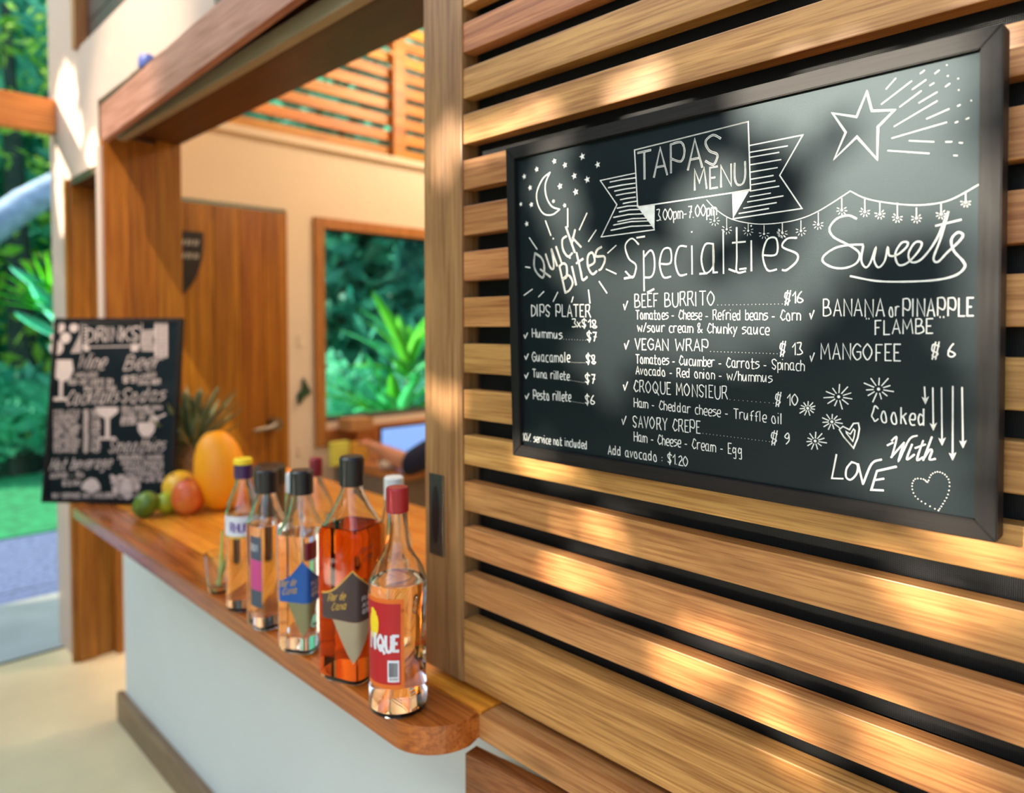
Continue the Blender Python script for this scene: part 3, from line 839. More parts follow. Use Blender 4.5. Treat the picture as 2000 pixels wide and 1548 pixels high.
for (x, y) in [(1221.5, 597), (1223.6, 674), (1221.5, 754.5), (1218.5, 821.5), (1585.5, 615), (1586, 698)]:
    L([(x - 3.5, y - 3), (x - 1, y + 7), (x + 4.5, y - 9)], 1.5)
# specialties
T('BEEF BURRITO', 1240.5, 599.5, 1397.5, 595.6, 25, 1.2)
dots(1402, 595.5, 1528, 593.3, 18)
T('#16', 1531, 591.5, 1568.5, 591, 21, 1.25)
T('Tomatoes - Cheese - Refried beans - Corn', 1242.5, 622.6, 1563.5, 625, 17, 1.05, gap=1.2)
T('w/sour cream & Chunky sauce', 1245.5, 646.6, 1502, 653, 17, 1.05, gap=1.3)
T('VEGAN WRAP', 1241, 682, 1383.5, 685.6, 21, 1.2)
dots(1388, 686, 1518, 690.5, 20)
T('# 13', 1522, 692.5, 1565, 692.5, 22, 1.25)
T('Tomatoes - Cucumber - Carrots - Spinach', 1242.5, 709, 1571, 723.4, 17, 1.05, gap=1.2)
T('Avocado - Red onion - w/hummus', 1242.5, 730.6, 1508, 746.5, 16, 1.05, gap=1.2)
T('CROQUE MONSIEUR', 1238.6, 763.6, 1421, 779.5, 22, 1.2)
dots(1426, 780, 1511, 787, 11)
T('# 10', 1513, 789.5, 1557.5, 791.5, 21, 1.25)
T('Ham - Cheddar cheese - Truffle oil', 1238.6, 793.6, 1527.5, 827.5, 17, 1.05, gap=1.3)
T('SAVORY CREPE', 1236.5, 833.5, 1367.6, 845.5, 22, 1.2)
dots(1373, 846, 1503, 862, 20)
T('# 9', 1505, 865.6, 1544, 866.5, 21, 1.25)
T('Ham - Cheese - Cream - Egg', 1238.6, 860.5, 1450, 889, 18, 1.1, gap=1.3)
T('Add avocado : $1.20', 1188, 886, 1343, 910, 17, 1.15, gap=1.4)
# sweets
T('BANANA', 1608.5, 616.7, 1727, 617.8, 32, 1.3)
T('or', 1737, 617.8, 1756, 616.8, 26, 1.2)
T('PINAPPLE', 1764, 616.7, 1901, 616, 33, 1.3)
T('"', 1692, 633, 1697, 633, 12, 1.0); T('FLAMBE', 1710, 653, 1822, 650, 27, 1.25); T('"', 1836, 632, 1843, 632, 14, 1.0)
T('MANGOFEE', 1604, 701, 1758.7, 704.6, 30, 1.3)
T('# 6', 1818, 697, 1865, 697, 25, 1.3)
for (x, y, r) in [(382, 648, 78), (597, 607, 84), (215, 710, 50), (345, 783, 56), (255, 887, 58)]:
    x_, y_ = cD(x, y); r_ = r / 2.764
    DRW.dot(uv(x_, y_), PT * 1.7)
    nr = 11
    for k in range(nr):
        a = 2 * math.pi * k / nr + 0.2
        q = r_ * random.uniform(0.75, 1.1)
        L([(x_ + r_ * 0.34 * math.cos(a), y_ + r_ * 0.34 * math.sin(a) * 0.8), (x_ + q * math.cos(a), y_ + q * 0.8 * math.sin(a))], 1.2)
LA([(462, 925), (410, 865), (385, 825), (405, 808), (440, 826), (462, 792), (488, 790), (494, 820), (485, 870)], cD, w=1.5, sm=False, close=True)
LA([(458, 888), (425, 845), (422, 835), (445, 850), (462, 822), (470, 830), (466, 860)], cD, w=1.3, close=True)
T('Cooked', 1702.6, 822, 1807, 831, 30, 1.4, gap=2.0)
for st in ([(645, 910), (675, 895)], [(668, 885), (695, 868), (668, 975)], [(665, 975), (735, 895)], [(735, 895), (705, 995), (762, 880), (805, 858)]):
    LA(st, cD, w=1.5, sm=len(st) > 2)
for st in ([(778, 905), (750, 985), (790, 960)], [(838, 885), (805, 985), (835, 975)], [(795, 925), (850, 905)], [(885, 865), (838, 990)], [(845, 975), (872, 935), (886, 940), (872, 985), (903, 983)]):
    LA(st, cD, w=1.5, sm=len(st) > 2)
for st in ([(370, 960), (345, 1088), (405, 1090)], [(487, 1010), (513, 1120)], [(590, 1048), (692, 1025)], [(588, 1050), (558, 1150), (622, 1153)], [(575, 1098), (625, 1090)]):
    LA(st, cD, w=1.8)
LA([(452, 1000), (425, 1035), (422, 1080), (448, 1095), (480, 1060), (483, 1015), (452, 1000)], cD, w=1.8, sm=True)
LA([(513, 1120), (560, 1010), (612, 987)], cD, w=1.8, sm=True)
for (x0, y0, x1, y1) in [(845, 595, 850, 690), (890, 600, 893, 832), (937, 600, 940, 912), (998, 592, 997, 992), (1048, 598, 1053, 926)]:
    LA([(x0, y0), (x1, y1 - 10)], cD, w=1.3)
    DRW.fill([uv(*cD(*p)) for p in [(x1, y1), (x1 - 20, y1 - 42), (x1, y1 - 30), (x1 + 20, y1 - 45)]])
hrt = smooth_line([(920, 1262), (850, 1225), (795, 1185), (778, 1130), (795, 1092), (840, 1093), (862, 1108), (880, 1070), (915, 1053), (955, 1068), (980, 1110), (972, 1175), (945, 1225), (922, 1260)], 3)
for p in hrt: DRW.dot(uv(*cD(*p)), PT * 0.6, 6)
# big star, rays, garland, Sweets
LA([(623, 320), (655, 440), (797, 435), (693, 540), (688, 745), (560, 603), (418, 742), (490, 575), (407, 455), (558, 478)], cC, w=2.1, close=True)
for q in [(805, 235, 745, 302), (905, 252, 715, 398), (995, 245, 910, 305), (965, 315, 830, 415), (1065, 322, 950, 390), (1065, 378, 795, 538), (1140, 428, 1000, 490), (1125, 512, 780, 612), (890, 628, 1045, 635), (755, 690, 1015, 708), (985, 185, 960, 205), (1078, 185, 1052, 205), (1045, 265, 1020, 280), (1145, 268, 1118, 288), (1120, 635, 1158, 635), (1205, 640, 1225, 642), (1170, 720, 1192, 722), (1210, 402, 1195, 410), (1265, 485, 1248, 492), (1195, 508, 1180, 514), (1125, 151, 1127, 153), (1132, 219, 1134, 221), (1196, 236, 1200, 238), (1200, 310, 1203, 308), (1279, 375, 1282, 376), (1342, 490, 1345, 491)]:
    LA([q[:2], q[2:]], cC, w=1.0)
gar = [(1380.5, 390.5), (1400, 410), (1430, 428), (1475, 437), (1520, 435.5), (1562, 427.4), (1602, 410.3), (1661, 373)]
L(gar, 0.95, True)
L([(1661, 373), (1686, 385.5), (1717, 393.3), (1766.8, 399.5), (1810, 399.5), (1856.7, 390), (1911, 360.7)], 1.0, True)
def bulb(x, y0, y1):
    L([(x, y0), (x, y1)], 0.8); DRW.dot(uv(x, y1), PT * 1.35)
    for k in range(9):
        a = 2 * math.pi * k / 9 + x
        if math.sin(a) < -0.75: continue
        L([(x + 6 * math.cos(a), y1 + 6 * math.sin(a)), (x + 10 * math.cos(a), y1 + 10 * math.sin(a))], 0.7)
for (x, a, b) in [(90, 1145, 1205), (208, 1130, 1195), (317, 1080, 1155), (465, 990, 1065), (610, 990, 1075), (705, 1010, 1090), (815, 1020, 1112), (935, 1050, 1115), (1090, 1020, 1090), (1245, 960, 1015)]:
    q = cC(x, a); bulb(q[0], q[1], cC(x, b)[1])
for (x, a, b) in [(1385, 705, 770), (1465, 750, 825), (1605, 790, 835), (1708, 800, 855), (1828, 785, 850)]:
    q = cA(x, a); bulb(q[0], q[1], cA(x, b)[1])
LA([(557, 1118), (505, 1098), (435, 1118), (388, 1178), (415, 1235), (510, 1285), (575, 1335), (560, 1395), (490, 1428), (410, 1425), (348, 1390), (355, 1350), (430, 1300), (530, 1283), (598, 1282)], cC, w=1.9, sm=True)
LA([(600, 1290), (588, 1380), (615, 1425), (645, 1395), (680, 1300), (668, 1375), (695, 1425), (735, 1385), (755, 1300), (765, 1350), (815, 1345), (870, 1300), (880, 1268), (840, 1272), (802, 1340), (822, 1408), (880, 1395), (950, 1320), (968, 1270), (925, 1270), (885, 1340), (905, 1392), (970, 1370), (1060, 1250), (1135, 1075)], cC, w=1.9, sm=True)
LA([(1135, 1075), (1085, 1250), (1043, 1365), (1070, 1390), (1130, 1330), (1205, 1260), (1228, 1220), (1195, 1205), (1155, 1250), (1170, 1320), (1228, 1385), (1238, 1425), (1180, 1475), (1050, 1505), (850, 1515), (680, 1510), (520, 1480)], cC, w=2.0, sm=True)
LA([(1058, 1163), (1215, 1125)], cC, w=1.8)
INK.make('chalk_lettering', M['chalk'], mb)['kind'] = 'stuff'
DRW.make('chalk_drawing', M['chalk'], mb)['kind'] = 'stuff'
INN.make('letter_hollow', M['slatedark'], mb)['kind'] = 'stuff'

# ------------------------------------------------------------------ drinks board, leaning at the counter's far end
P1 = onZ(80, 981, CZ + 0.004); P1 = EYE + ray(80, 981) * ((P1 - EYE).length / ray(80, 981).length)
P2 = onZ(335, 986, CZ + 0.004)
P1.z = P2.z = CZ + 0.004
DX = (P2 - P1).normalized(); DW_ = (P2 - P1).length
back = DX.cross(Vector((0, 0, -1))).normalized()
if back.dot(Vector((-0.7, 0.7, 0))) < 0: back = -back
UP = (Vector((0, 0, 1)) + back * 0.13).normalized()
DN = DX.cross(UP).normalized()
if DN.dot(EYE - P1) < 0: DN = -DN
TLp = on_plane(97, 621, P1, DN)
DHt = (TLp - P1).dot(UP)
def dp(u, v, n=0.0): return P1 + DX * u + UP * v + DN * n
dbd = empty('drinks_chalkboard', P1, 'small upright black chalkboard headed DRINKS leaning at far counter end', 'chalkboard')
def dprism(name, poly, n0, n1, mat, parent):
    bm = bmesh.new()
    lo = [bm.verts.new(dp(u, v, n0)) for u, v in poly]; hi = [bm.verts.new(dp(u, v, n1)) for u, v in poly]
    bm.faces.new(lo); bm.faces.new(hi)
    n = len(poly)
    for i in range(n): bm.faces.new((lo[i], lo[(i + 1) % n], hi[(i + 1) % n], hi[i]))
    return obj(name, bm, mat, parent)
w_, h_, f_ = DW_, DHt, 0.014
dprism('frame_rail', [(0, h_), (f_, h_ - f_), (w_ - f_, h_ - f_), (w_, h_)], -0.018, 0, M['framev'], dbd)
dprism('frame_rail', [(0, 0), (w_, 0), (w_ - f_, f_), (f_, f_)], -0.018, 0, M['framev'], dbd)
dprism('frame_rail', [(0, 0), (f_, f_), (f_, h_ - f_), (0, h_)], -0.018, 0, M['framev'], dbd)
dprism('frame_rail', [(w_, 0), (w_, h_), (w_ - f_, h_ - f_), (w_ - f_, f_)], -0.018, 0, M['framev'], dbd)
dprism('slate_panel', [(f_ - .002, f_ - .002), (w_ - f_ + .002, f_ - .002), (w_ - f_ + .002, h_ - f_ + .002), (f_ - .002, h_ - f_ + .002)], -0.012, -0.004, M['slate'], dbd)
PD = dp(0, 0, -0.004)
DI = Ink(lambda u, v: dp(u, v, -0.0034))
cE = lambda x, y: (60 + x / 3.519, 600 + y / 3.519)
def duv(x, y):
    d = on_plane(*cE(x, y), PD, DN) - PD
    return (d.dot(DX), d.dot(UP))
def DT(s, x0, y0, x1, y1, h, w=1.0, **k):
    a, b, c = duv(x0, y0), duv(x1, y1), duv(x0, y0 - h)
    text(DI, s, a, b, c[1] - a[1], 0.0019 * w, **k)
def DL(pts, w=1.0, sm=False, close=False):
    P = [duv(*p) for p in pts]
    if sm: P = smooth_line(P, 5)
    DI.line(P, 0.0022 * w, 0.1, close)
def dcirc(x, y, r, fill=False):
    c = duv(x, y); rr = duv(x + r, y)[0] - c[0]
    if fill: DI.dot(c, rr, 20)
    else: DI.line([(c[0] + rr * math.cos(t * math.pi / 8), c[1] + rr * math.sin(t * math.pi / 8)) for t in range(17)], 0.003)
for (x, y, r) in ((195, 135, 42), (297, 140, 30), (160, 203, 26), (240, 210, 36), (178, 278, 48)): dcirc(x, y, r, True)
DL([(345, 110), (765, 105), (760, 265), (345, 275)], 1.4, close=True)
DT('DRINKS', 385, 240, 745, 225, 95, 2.6)
for k in range(6): DL([(365, 130 + 24 * k), (385, 130 + 24 * k)], 2)
for k in range(9): DL([(345 - 8 * k, 180 + 16 * k), (345, 175 + 16 * k)], 2.2)
for k in range(9): DL([(765, 165 + 16 * k), (835 - abs(k - 4) * -6, 158 + 17 * k)], 2.0)
DI.fill([duv(*p) for p in ((360, 255), (400, 260), (405, 300), (365, 300))]); DI.fill([duv(*p) for p in ((690, 250), (745, 250), (740, 300), (690, 305))])
for k in range(11):
    for j in range(3): dcirc(865 + j * 32, 112 + k * 22, 13, True)
# wine glass
DI.fill([duv(*p) for p in ((160, 360), (285, 360), (295, 430), (270, 490), (225, 512), (175, 490), (150, 430))])
DL([(210, 510), (208, 620)], 5); DL([(160, 630), (245, 630)], 5)
DT('Wine', 320, 420, 500, 425, 100, 2.0, slant=0.3)
DT('HOUSE', 310, 480, 460, 480, 32, 1.3); DT('RED OR WHITE $9', 260, 530, 565, 525, 32, 1.3); DT('BOTTLE $36', 370, 572, 585, 568, 30, 1.3)
DT('Beer', 640, 430, 890, 415, 95, 2.0, slant=0.3)
DT('$5', 635, 515, 720, 510, 40, 2.2); DT('LAGER', 740, 490, 860, 480, 30, 1.3); DT('LOCAL BEER', 740, 530, 890, 525, 30, 1.3)
DT('Cocktails', 240, 670, 590, 650, 95, 2.0, slant=0.3)
DT('Sodas', 620, 655, 910, 640, 90, 2.0, slant=0.3)
for k, s in enumerate(('MOJITO', 'MARGARITA', 'DAIQUIRI', 'PINA COLADA', 'CUBA LIBRE', 'GIN TONIC', 'CAIPIRINHA', 'RUM PUNCH', 'SUNRISE')):
    DT(s, 160, 730 + 33 * k, 340 - (k % 3) * 12, 730 + 33 * k, 24, 1.3); DT('$1%d' % (k % 4), 365, 730 + 33 * k, 470, 730 + 33 * k, 24, 1.6)
# cocktail glass
DI.fill([duv(*p) for p in ((445, 685), (600, 685), (600, 720), (545, 765), (510, 765), (450, 720))])
DL([(528, 760), (528, 890)], 6); DL([(475, 900), (580, 900)], 4)
for k, s in enumerate(('COLA ORANGE SODA', 'TONIC WATER', 'GINGER ALE')): DT(s, 625, 705 + 34 * k, 905 - 60 * k, 700 + 34 * k, 24, 1.3)
DT('$3.50', 620, 805, 720, 802, 32, 1.8)
DI.fill([duv(*p) for p in ((735, 790), (860, 790), (850, 850), (820, 890), (770, 890), (740, 850))]); dcirc(845, 775, 32, True); DL([(870, 760), (925, 735)], 3)
DT('Smoothies', 535, 1000, 910, 985, 90, 1.9, slant=0.3)
for k in range(5): DT(('PINEAPPLE MANGO', 'PAPAYA BANANA', 'PASSION FRUIT', 'WATERMELON', 'COCO LIME $6')[k], 605 + 20 * k, 1045 + 38 * k, 910, 1042 + 38 * k, 28, 1.5)
DT('Hot beverage', 130, 1120, 545, 1100, 75, 1.9, slant=0.3)
DT('COFFEE - TEA', 135, 1175, 365, 1165, 30, 1.5); DT('$3.50', 220, 1225, 340, 1220, 30, 1.7)
DI.fill([duv(*p) for p in ((345, 1245), (365, 1200), (410, 1170), (450, 1180), (475, 1215), (480, 1250), (420, 1275))])
for k in range(9):
    a = k * 2 * math.pi / 9; dcirc(655 + 70 * math.cos(a), 1230 + 60 * math.sin(a), 28, k % 2 == 0)
dcirc(655, 1230, 60, True); DL([(555, 1160), (620, 1200)], 5); DL([(560, 1190), (610, 1215)], 5)
DT('10% SERVICE NOT INCLUDED', 145, 1312, 580, 1305, 32, 1.6)
DI.make('chalk_lettering', M['pink'], dbd)['kind'] = 'stuff'

# ------------------------------------------------------------------ fruit
def fruit(name, label, cat, base, prof, mat, tilt=(0, 0, 0), seg=28, stem=None):
    t = empty(name, base, label, cat)
    bm = bmesh.new()
    loft(bm, (0, 0, 0), [(r * sx_, r * sy_, z, 2) for (r, z, sx_, sy_) in prof], seg)
    R = Matrix.Rotation(tilt[2], 4, 'Z') @ Matrix.Rotation(tilt[1], 4, 'Y') @ Matrix.Rotation(tilt[0], 4, 'X')
    for v in bm.verts: v.co = R @ v.co
    lo = min(v.co.z for v in bm.verts)
    mx_ = sum((v.co for v in bm.verts), Vector()) / len(bm.verts)
    base = Vector(base) - Vector((mx_.x, mx_.y, 0))
    for v in bm.verts: v.co = v.co + base - Vector((0, 0, lo))
    o = obj('flesh' if False else 'fruit_body', bm, mat, t, True)
    if stem:
        p = R @ Vector((0, 0, prof[-1][1])) + Vector(base) - Vector((0, 0, lo)); q = R @ Vector((0, 0, prof[-1][1] + stem)) + Vector(base) - Vector((0, 0, lo))
        bm = bmesh.new(); tube(bm, [p - (q - p) * .3, q], 0.003, 8); obj('stem', bm, M['barkdark'], t, True)
    return t
def egg(R, Hh, pw=1.0, n=14, sy=1.0, belly=0.5):
    out = []
    for k in range(n + 1):
        a = math.pi * k / n
        z = (1 - math.cos(a)) / 2
        r = math.sin(a) ** pw
        zz = z + (belly - 0.5) * math.sin(a) ** 2 * 0.6
        out.append((max(r, 0.02) * R, zz * Hh, 1, sy))
    return out
def ramp_mat(name, cols, rough=0.4, axis='Z', scale=6.0):
    m, N, L_, P = new_mat(name)
    tc = N.new('ShaderNodeTexCoord'); nz = N.new('ShaderNodeTexNoise'); nz.inputs['Scale'].default_value = scale; nz.inputs['Detail'].default_value = 3
    L_.new(tc.outputs['Object'], nz.inputs['Vector'])
    cr = N.new('ShaderNodeValToRGB')
    while len(cr.color_ramp.elements) < len(cols): cr.color_ramp.elements.new(0.5)
    for i, c in enumerate(cols):
        cr.color_ramp.elements[i].position = 0.3 + 0.4 * i / (len(cols) - 1); cr.color_ramp.elements[i].color = c
    L_.new(nz.outputs['Fac'], cr.inputs[0]); L_.new(cr.outputs[0], P.inputs['Base Color']); P.inputs['Roughness'].default_value = rough
    P.inputs['Subsurface Weight'].default_value = 0.0
    return m
MPAP = ramp_mat('papaya skin', [srgb(244, 140, 0), srgb(250, 168, 0)], 0.5)
MMAN = ramp_mat('mango skin', [srgb(176, 50, 24), srgb(214, 92, 40), srgb(226, 130, 50)], 0.35, scale=16)
MYEL = ramp_mat('yellow fruit skin', [srgb(236, 170, 30), srgb(250, 200, 60)], 0.35)
MLIM = ramp_mat('green lime skin', [srgb(60, 98, 20), srgb(120, 140, 34)], 0.35, scale=26)
MLIM2 = ramp_mat('yellow green lime skin', [srgb(140, 160, 20), srgb(180, 184, 34)], 0.35, scale=26)
MPIN = ramp_mat('pineapple skin', [srgb(120, 84, 36), srgb(180, 132, 66)], 0.6, scale=30)
MCRW = ramp_mat('pineapple crown leaf', [srgb(70, 84, 50), srgb(120, 130, 84)], 0.5, scale=10)
def at(px, py, z=CZ): return onZ(px, py, z)
q = at(285, 1010); fruit('lime', 'dark green lime, leftmost fruit on the counter by the drinks board', 'lime', (q.x, q.y, CZ), egg(0.033, 0.078, 0.9), MLIM, (0, 0.6, 0.8), stem=0.003)
q = at(317, 1004); q.x -= 0.0; fruit('lime', 'yellow green lime between dark lime and red mango', 'lime', (q.x, q.y + 0.015, CZ), egg(0.031, 0.072, 0.9), MLIM2, (1.2, 0.3, 0.3), stem=0.003)
q = at(367, 1003); fruit('mango', 'red orange mango standing in front of yellow fruit', 'mango', (q.x, q.y, CZ), egg(0.045, 0.104, 0.85, belly=0.42), MMAN, (0.1, 0.12, 0.3), stem=0.004)
q = at(341, 994); fruit('mango', 'round yellow mango behind the red one and limes', 'mango', (q.x, q.y + 0.02, CZ), egg(0.052, 0.112, 0.8, belly=0.45), MYEL, (0.5, 0.2, 0), stem=0.004)
q = at(432, 993); fruit('papaya', 'large upright orange yellow papaya beside the bottles', 'papaya', (q.x, q.y, CZ), egg(0.075, 0.236, 0.75, belly=0.34), MPAP, (0.0, -0.16, math.radians(45)), stem=0.006)
# pineapple
q = at(374, 965)
pa = empty('pineapple', (q.x, q.y, CZ), 'pineapple with spiky grey green crown behind the papaya', 'pineapple')
bm = bmesh.new(); ph = 0.165
loft(bm, (q.x, q.y, CZ), [(max(0.02, math.sin(math.pi * (0.12 + 0.76 * k / 12)) ** 0.5 * 0.062), max(0.02, math.sin(math.pi * (0.12 + 0.76 * k / 12)) ** 0.5 * 0.062), ph * k / 12, 2) for k in range(13)], 26)
obj('fruit_body', bm, MPIN, pa, True)
vs, fs = [], []
for i in range(11):
    for j in range(14):
        a = 2 * math.pi * (j + 0.5 * (i % 2)) / 14; z = ph * (i + 0.7) / 12
        r = math.sin(math.pi * (0.12 + 0.76 * z / ph)) ** 0.5 * 0.062
        n_ = Vector((math.cos(a), math.sin(a), 0)); t_ = Vector((-math.sin(a), math.cos(a), 0)); c_ = Vector((q.x, q.y, CZ + z)) + n_ * r
        b = len(vs)
        vs += [c_ + t_ * 0.011 - n_ * .001, c_ + Vector((0, 0, 0.008)) - n_ * .001, c_ - t_ * 0.011 - n_ * .001, c_ - Vector((0, 0, 0.008)) - n_ * .001, c_ + n_ * 0.005]
        fs += [(b, b + 1, b + 4), (b + 1, b + 2, b + 4), (b + 2, b + 3, b + 4), (b + 3, b, b + 4)]
o = pyobj('rind_scales', vs, fs, MPIN, pa); o['kind'] = 'stuff'
def blade(base, dirv, length, width, curl, mat, name, parent, seg=7, thick=0.0015):
    dirv = Vector(dirv).normalized()
    side = dirv.cross(Vector((0, 0, 1)))
    if side.length < 0.1: side = Vector((1, 0, 0))
    side.normalize()
    vs = []; p = Vector(base); d = dirv.copy()
    for k in range(seg + 1):
        t = k / seg
        w = width * (math.sin(math.pi * min(1, t * 0.85 + 0.15)) ** 0.7 if t < 1 else 0.02)
        nrm = side.cross(d).normalized()
        vs += [p - side * w / 2, p + nrm * -w * 0.18, p + side * w / 2, p + nrm * -(w * 0.18 + thick)]
        p = p + d * (length / seg)
        d = (d + Vector((d.x, d.y, 0)).normalized() * curl / seg * 0.4 + Vector((0, 0, -curl / seg))).normalized() if Vector((d.x, d.y, 0)).length > 0.01 else d
    fs = []
    for k in range(seg):
        a = 4 * k; b = a + 4
        fs += [(a, a + 1, b + 1, b), (a + 1, a + 2, b + 2, b + 1), (a + 2, a + 3, b + 3, b + 2), (a + 3, a, b, b + 3)]
    return pyobj(name, vs, fs, mat, parent, True)
random.seed(3)
topz = CZ + ph - 0.012
for k in range(46):
    t = k / 46; a = k * 2.39996
    el = 0.35 + 1.15 * t
    blade((q.x + 0.016 * math.cos(a) * (1 - t), q.y + 0.016 * math.sin(a) * (1 - t), topz + 0.03 * t), (math.cos(a) * math.cos(el), math.sin(a) * math.cos(el), math.sin(el)), 0.09 + 0.125 * math.sin(math.pi * (0.15 + 0.75 * t)), 0.024, 0.25 - 0.9 * (1 - t) * 0.5, MCRW, 'crown_leaf', pa)

# ------------------------------------------------------------------ bottles
def look_angle(x, y): return math.atan2(-y, -x)          # azimuth towards the camera
def interp(prof, z):
    for a, b in zip(prof, prof[1:]):
        if a[2] <= z <= b[2]:
            f = (z - a[2]) / max(1e-6, b[2] - a[2]); return [a[j] + (b[j] - a[j]) * f for j in (0, 1)] + [a[3] + (b[3] - a[3]) * f]
    return [prof[-1][0], prof[-1][1], prof[-1][3]]
def bottle(label, base, prof, rot, liquid=None, liq_mat=None, cap=None, group='spirit bottles on the ledge', name='liquor_bottle', wall=0.0028, seg=40):
    t = empty(name, base, label, 'bottle', group)
    c = base
    def cut(z):
        hx, hy, e = interp(prof, z); return (hx, hy, z, e)
    zb_ = 0.009
    low = [p for p in prof if p[2] < zb_ - 1e-4] + [cut(zb_)]
    bm = bmesh.new()
    loft(bm, c, low, seg, rot)                                   # thick glass foot
    obj('glass_foot', bm, M['glass'], t, True); bm = bmesh.new()
    zl = liquid if liquid else zb_ + 0.002
    uo = [cut(zl + 0.0002)] + [p for p in prof if p[2] > zl + 1e-3]
    ui = [(max(hx - wall, 0.002), max(hy - wall, 0.002), z, e) for (hx, hy, z, e) in uo]
    loft(bm, c, uo + ui[::-1] + [uo[0]], seg, rot, close=False)   # hollow wall above the spirit
    bmesh.ops.remove_doubles(bm, verts=bm.verts, dist=1e-6)
    obj('glass_body', bm, M['glass'], t, True)
    if liquid:
        mid = [cut(zb_ + 0.0002)] + [p for p in prof if zb_ + 1e-3 < p[2] < zl - 1e-3] + [cut(zl)]
        bm = bmesh.new(); loft(bm, c, mid, seg, rot)
        obj('liquid', bm, liq_mat, t, True)
    if cap:
        cm, cprof = cap
        bm = bmesh.new(); loft(bm, c, [(r, r, z, 2) for r, z in cprof], 28)
        obj('cap', bm, cm, t)
    return t
def patch(name, parent, c, prof, rot, a0, a1, zlo, zhi, mat, off=0.0006, nu=28, nv=4):
    """a printed label wrapped on the bottle: angles a0..a1, zlo/zhi numbers or functions of the fraction"""
    vs, fs = [], []
    for i in range(nu + 1):
        t = i / nu; a = a0 + (a1 - a0) * t
        l = zlo(t) if callable(zlo) else zlo; h = zhi(t) if callable(zhi) else zhi
        for j in range(nv + 1):
            z = l + (h - l) * j / nv
            hx, hy, e = interp(prof, z)
            vs.append(sect(c, hx + off, hy + off, z, e, a, rot))
    for i in range(nu):
        for j in range(nv):
            b = i * (nv + 1) + j
            fs.append((b, b + nv + 1, b + nv + 2, b + 1))
    return pyobj(name, vs, fs, mat, parent, True)
def wrapink(c, prof, rot, amid, R, off):
    def f(u, v):
        hx, hy, e = interp(prof, v)
        return sect(c, hx + off, hy + off, v, e, amid + u / R, rot)
    return Ink(f)

# front bottle: round, red label, red cap
b1 = onZ(778, 1377, CZ); c = (b1.x, b1.y, CZ)
R1 = 0.0415
pr = [(R1 - .005, R1 - .005, 0, 2), (R1 - .001, R1 - .001, 0.003, 2), (R1, R1, 0.01, 2), (R1, R1, 0.035, 2), (R1 - .0015, R1 - .0015, 0.038, 2), (R1 - .0015, R1 - .0015, 0.15, 2), (R1, R1, 0.153, 2), (R1, R1, 0.178, 2), (0.0405, 0.0405, 0.188, 2), (0.0375, 0.0375, 0.199, 2), (0.0320, 0.0320, 0.210, 2), (0.0250, 0.0250, 0.220, 2), (0.0190, 0.0190, 0.231, 2), (0.0158, 0.0158, 0.246, 2), (0.0142, 0.0142, 0.284, 2), (0.0142, 0.0142, 0.302, 2)]
t1 = bottle('nearest clear round bottle with red cap and red label', c, pr, 0, 0.186, M['clearliquid'], (M['capred'], [(0.0155, 0.283), (0.0162, 0.285), (0.0162, 0.316), (0.0150, 0.3185)]))
la = look_angle(*c[:2])
e0, e1 = la - math.radians(98), la + math.radians(12)
# rim of label: angles grow to the viewer's right
def wrapl(name, a, b, z0, z1, mat, off): return patch(name, t1, c, pr, 0, a, b, z0, z1, mat, off)
wrapl('label_border', e0, e1, 0.044, 0.171, M['laborange'], 0.0006)
lb = wrapl('label_field', e0 + 0.13, e1 - 0.12, 0.0505, 0.1645, M['labred'], 0.0009); lb['label'] = 'red label with white lettering'
ik = wrapink(c, pr, 0, la, R1, 0.0016)
Rm = lambda u: u
text(ik, 'NIQUE', (-0.046, 0.098), (0.000, 0.098), 0.021, 0.0042, gap=1.3)
lo_ = ik.make('white_lettering', M['labwhite'], t1)
lo_['kind'] = 'stuff'
ik = wrapink(c, pr, 0, la, R1, 0.0014)
patch('yellow_emblem', t1, c, pr, 0, la - 0.049 / R1, la - 0.029 / R1, lambda t_: 0.135 - 0.0235 * math.sqrt(max(0, 1 - (2 * t_ - 1) ** 2)) - 0.0001, lambda t_: 0.135 + 0.021 * max(0, 1 - (2 * t_ - 1) ** 2) ** 0.8 + 0.0001, M['yellow'], 0.0014)
patch('barcode_field', t1, c, pr, 0, la + -0.015 / R1, la + 0.0015 / R1, 0.0545, 0.085, M['labwhite'], 0.0012)
ik = wrapink(c, pr, 0, la, R1, 0.0018)
random.seed(2); x = -0.0125
while x < -0.001:
    ww = random.choice((0.0005, 0.0008, 0.0011)); ik.line([(x, 0.062), (x, 0.0815)], ww); x += ww + random.choice((0.0005, 0.0008))
for k in range(7): ik.line([(-0.0122 + k * 0.0018, 0.0575), (-0.0113 + k * 0.0018, 0.0600)], 0.0006)
ik.make('barcode_bars', M['black'], t1)

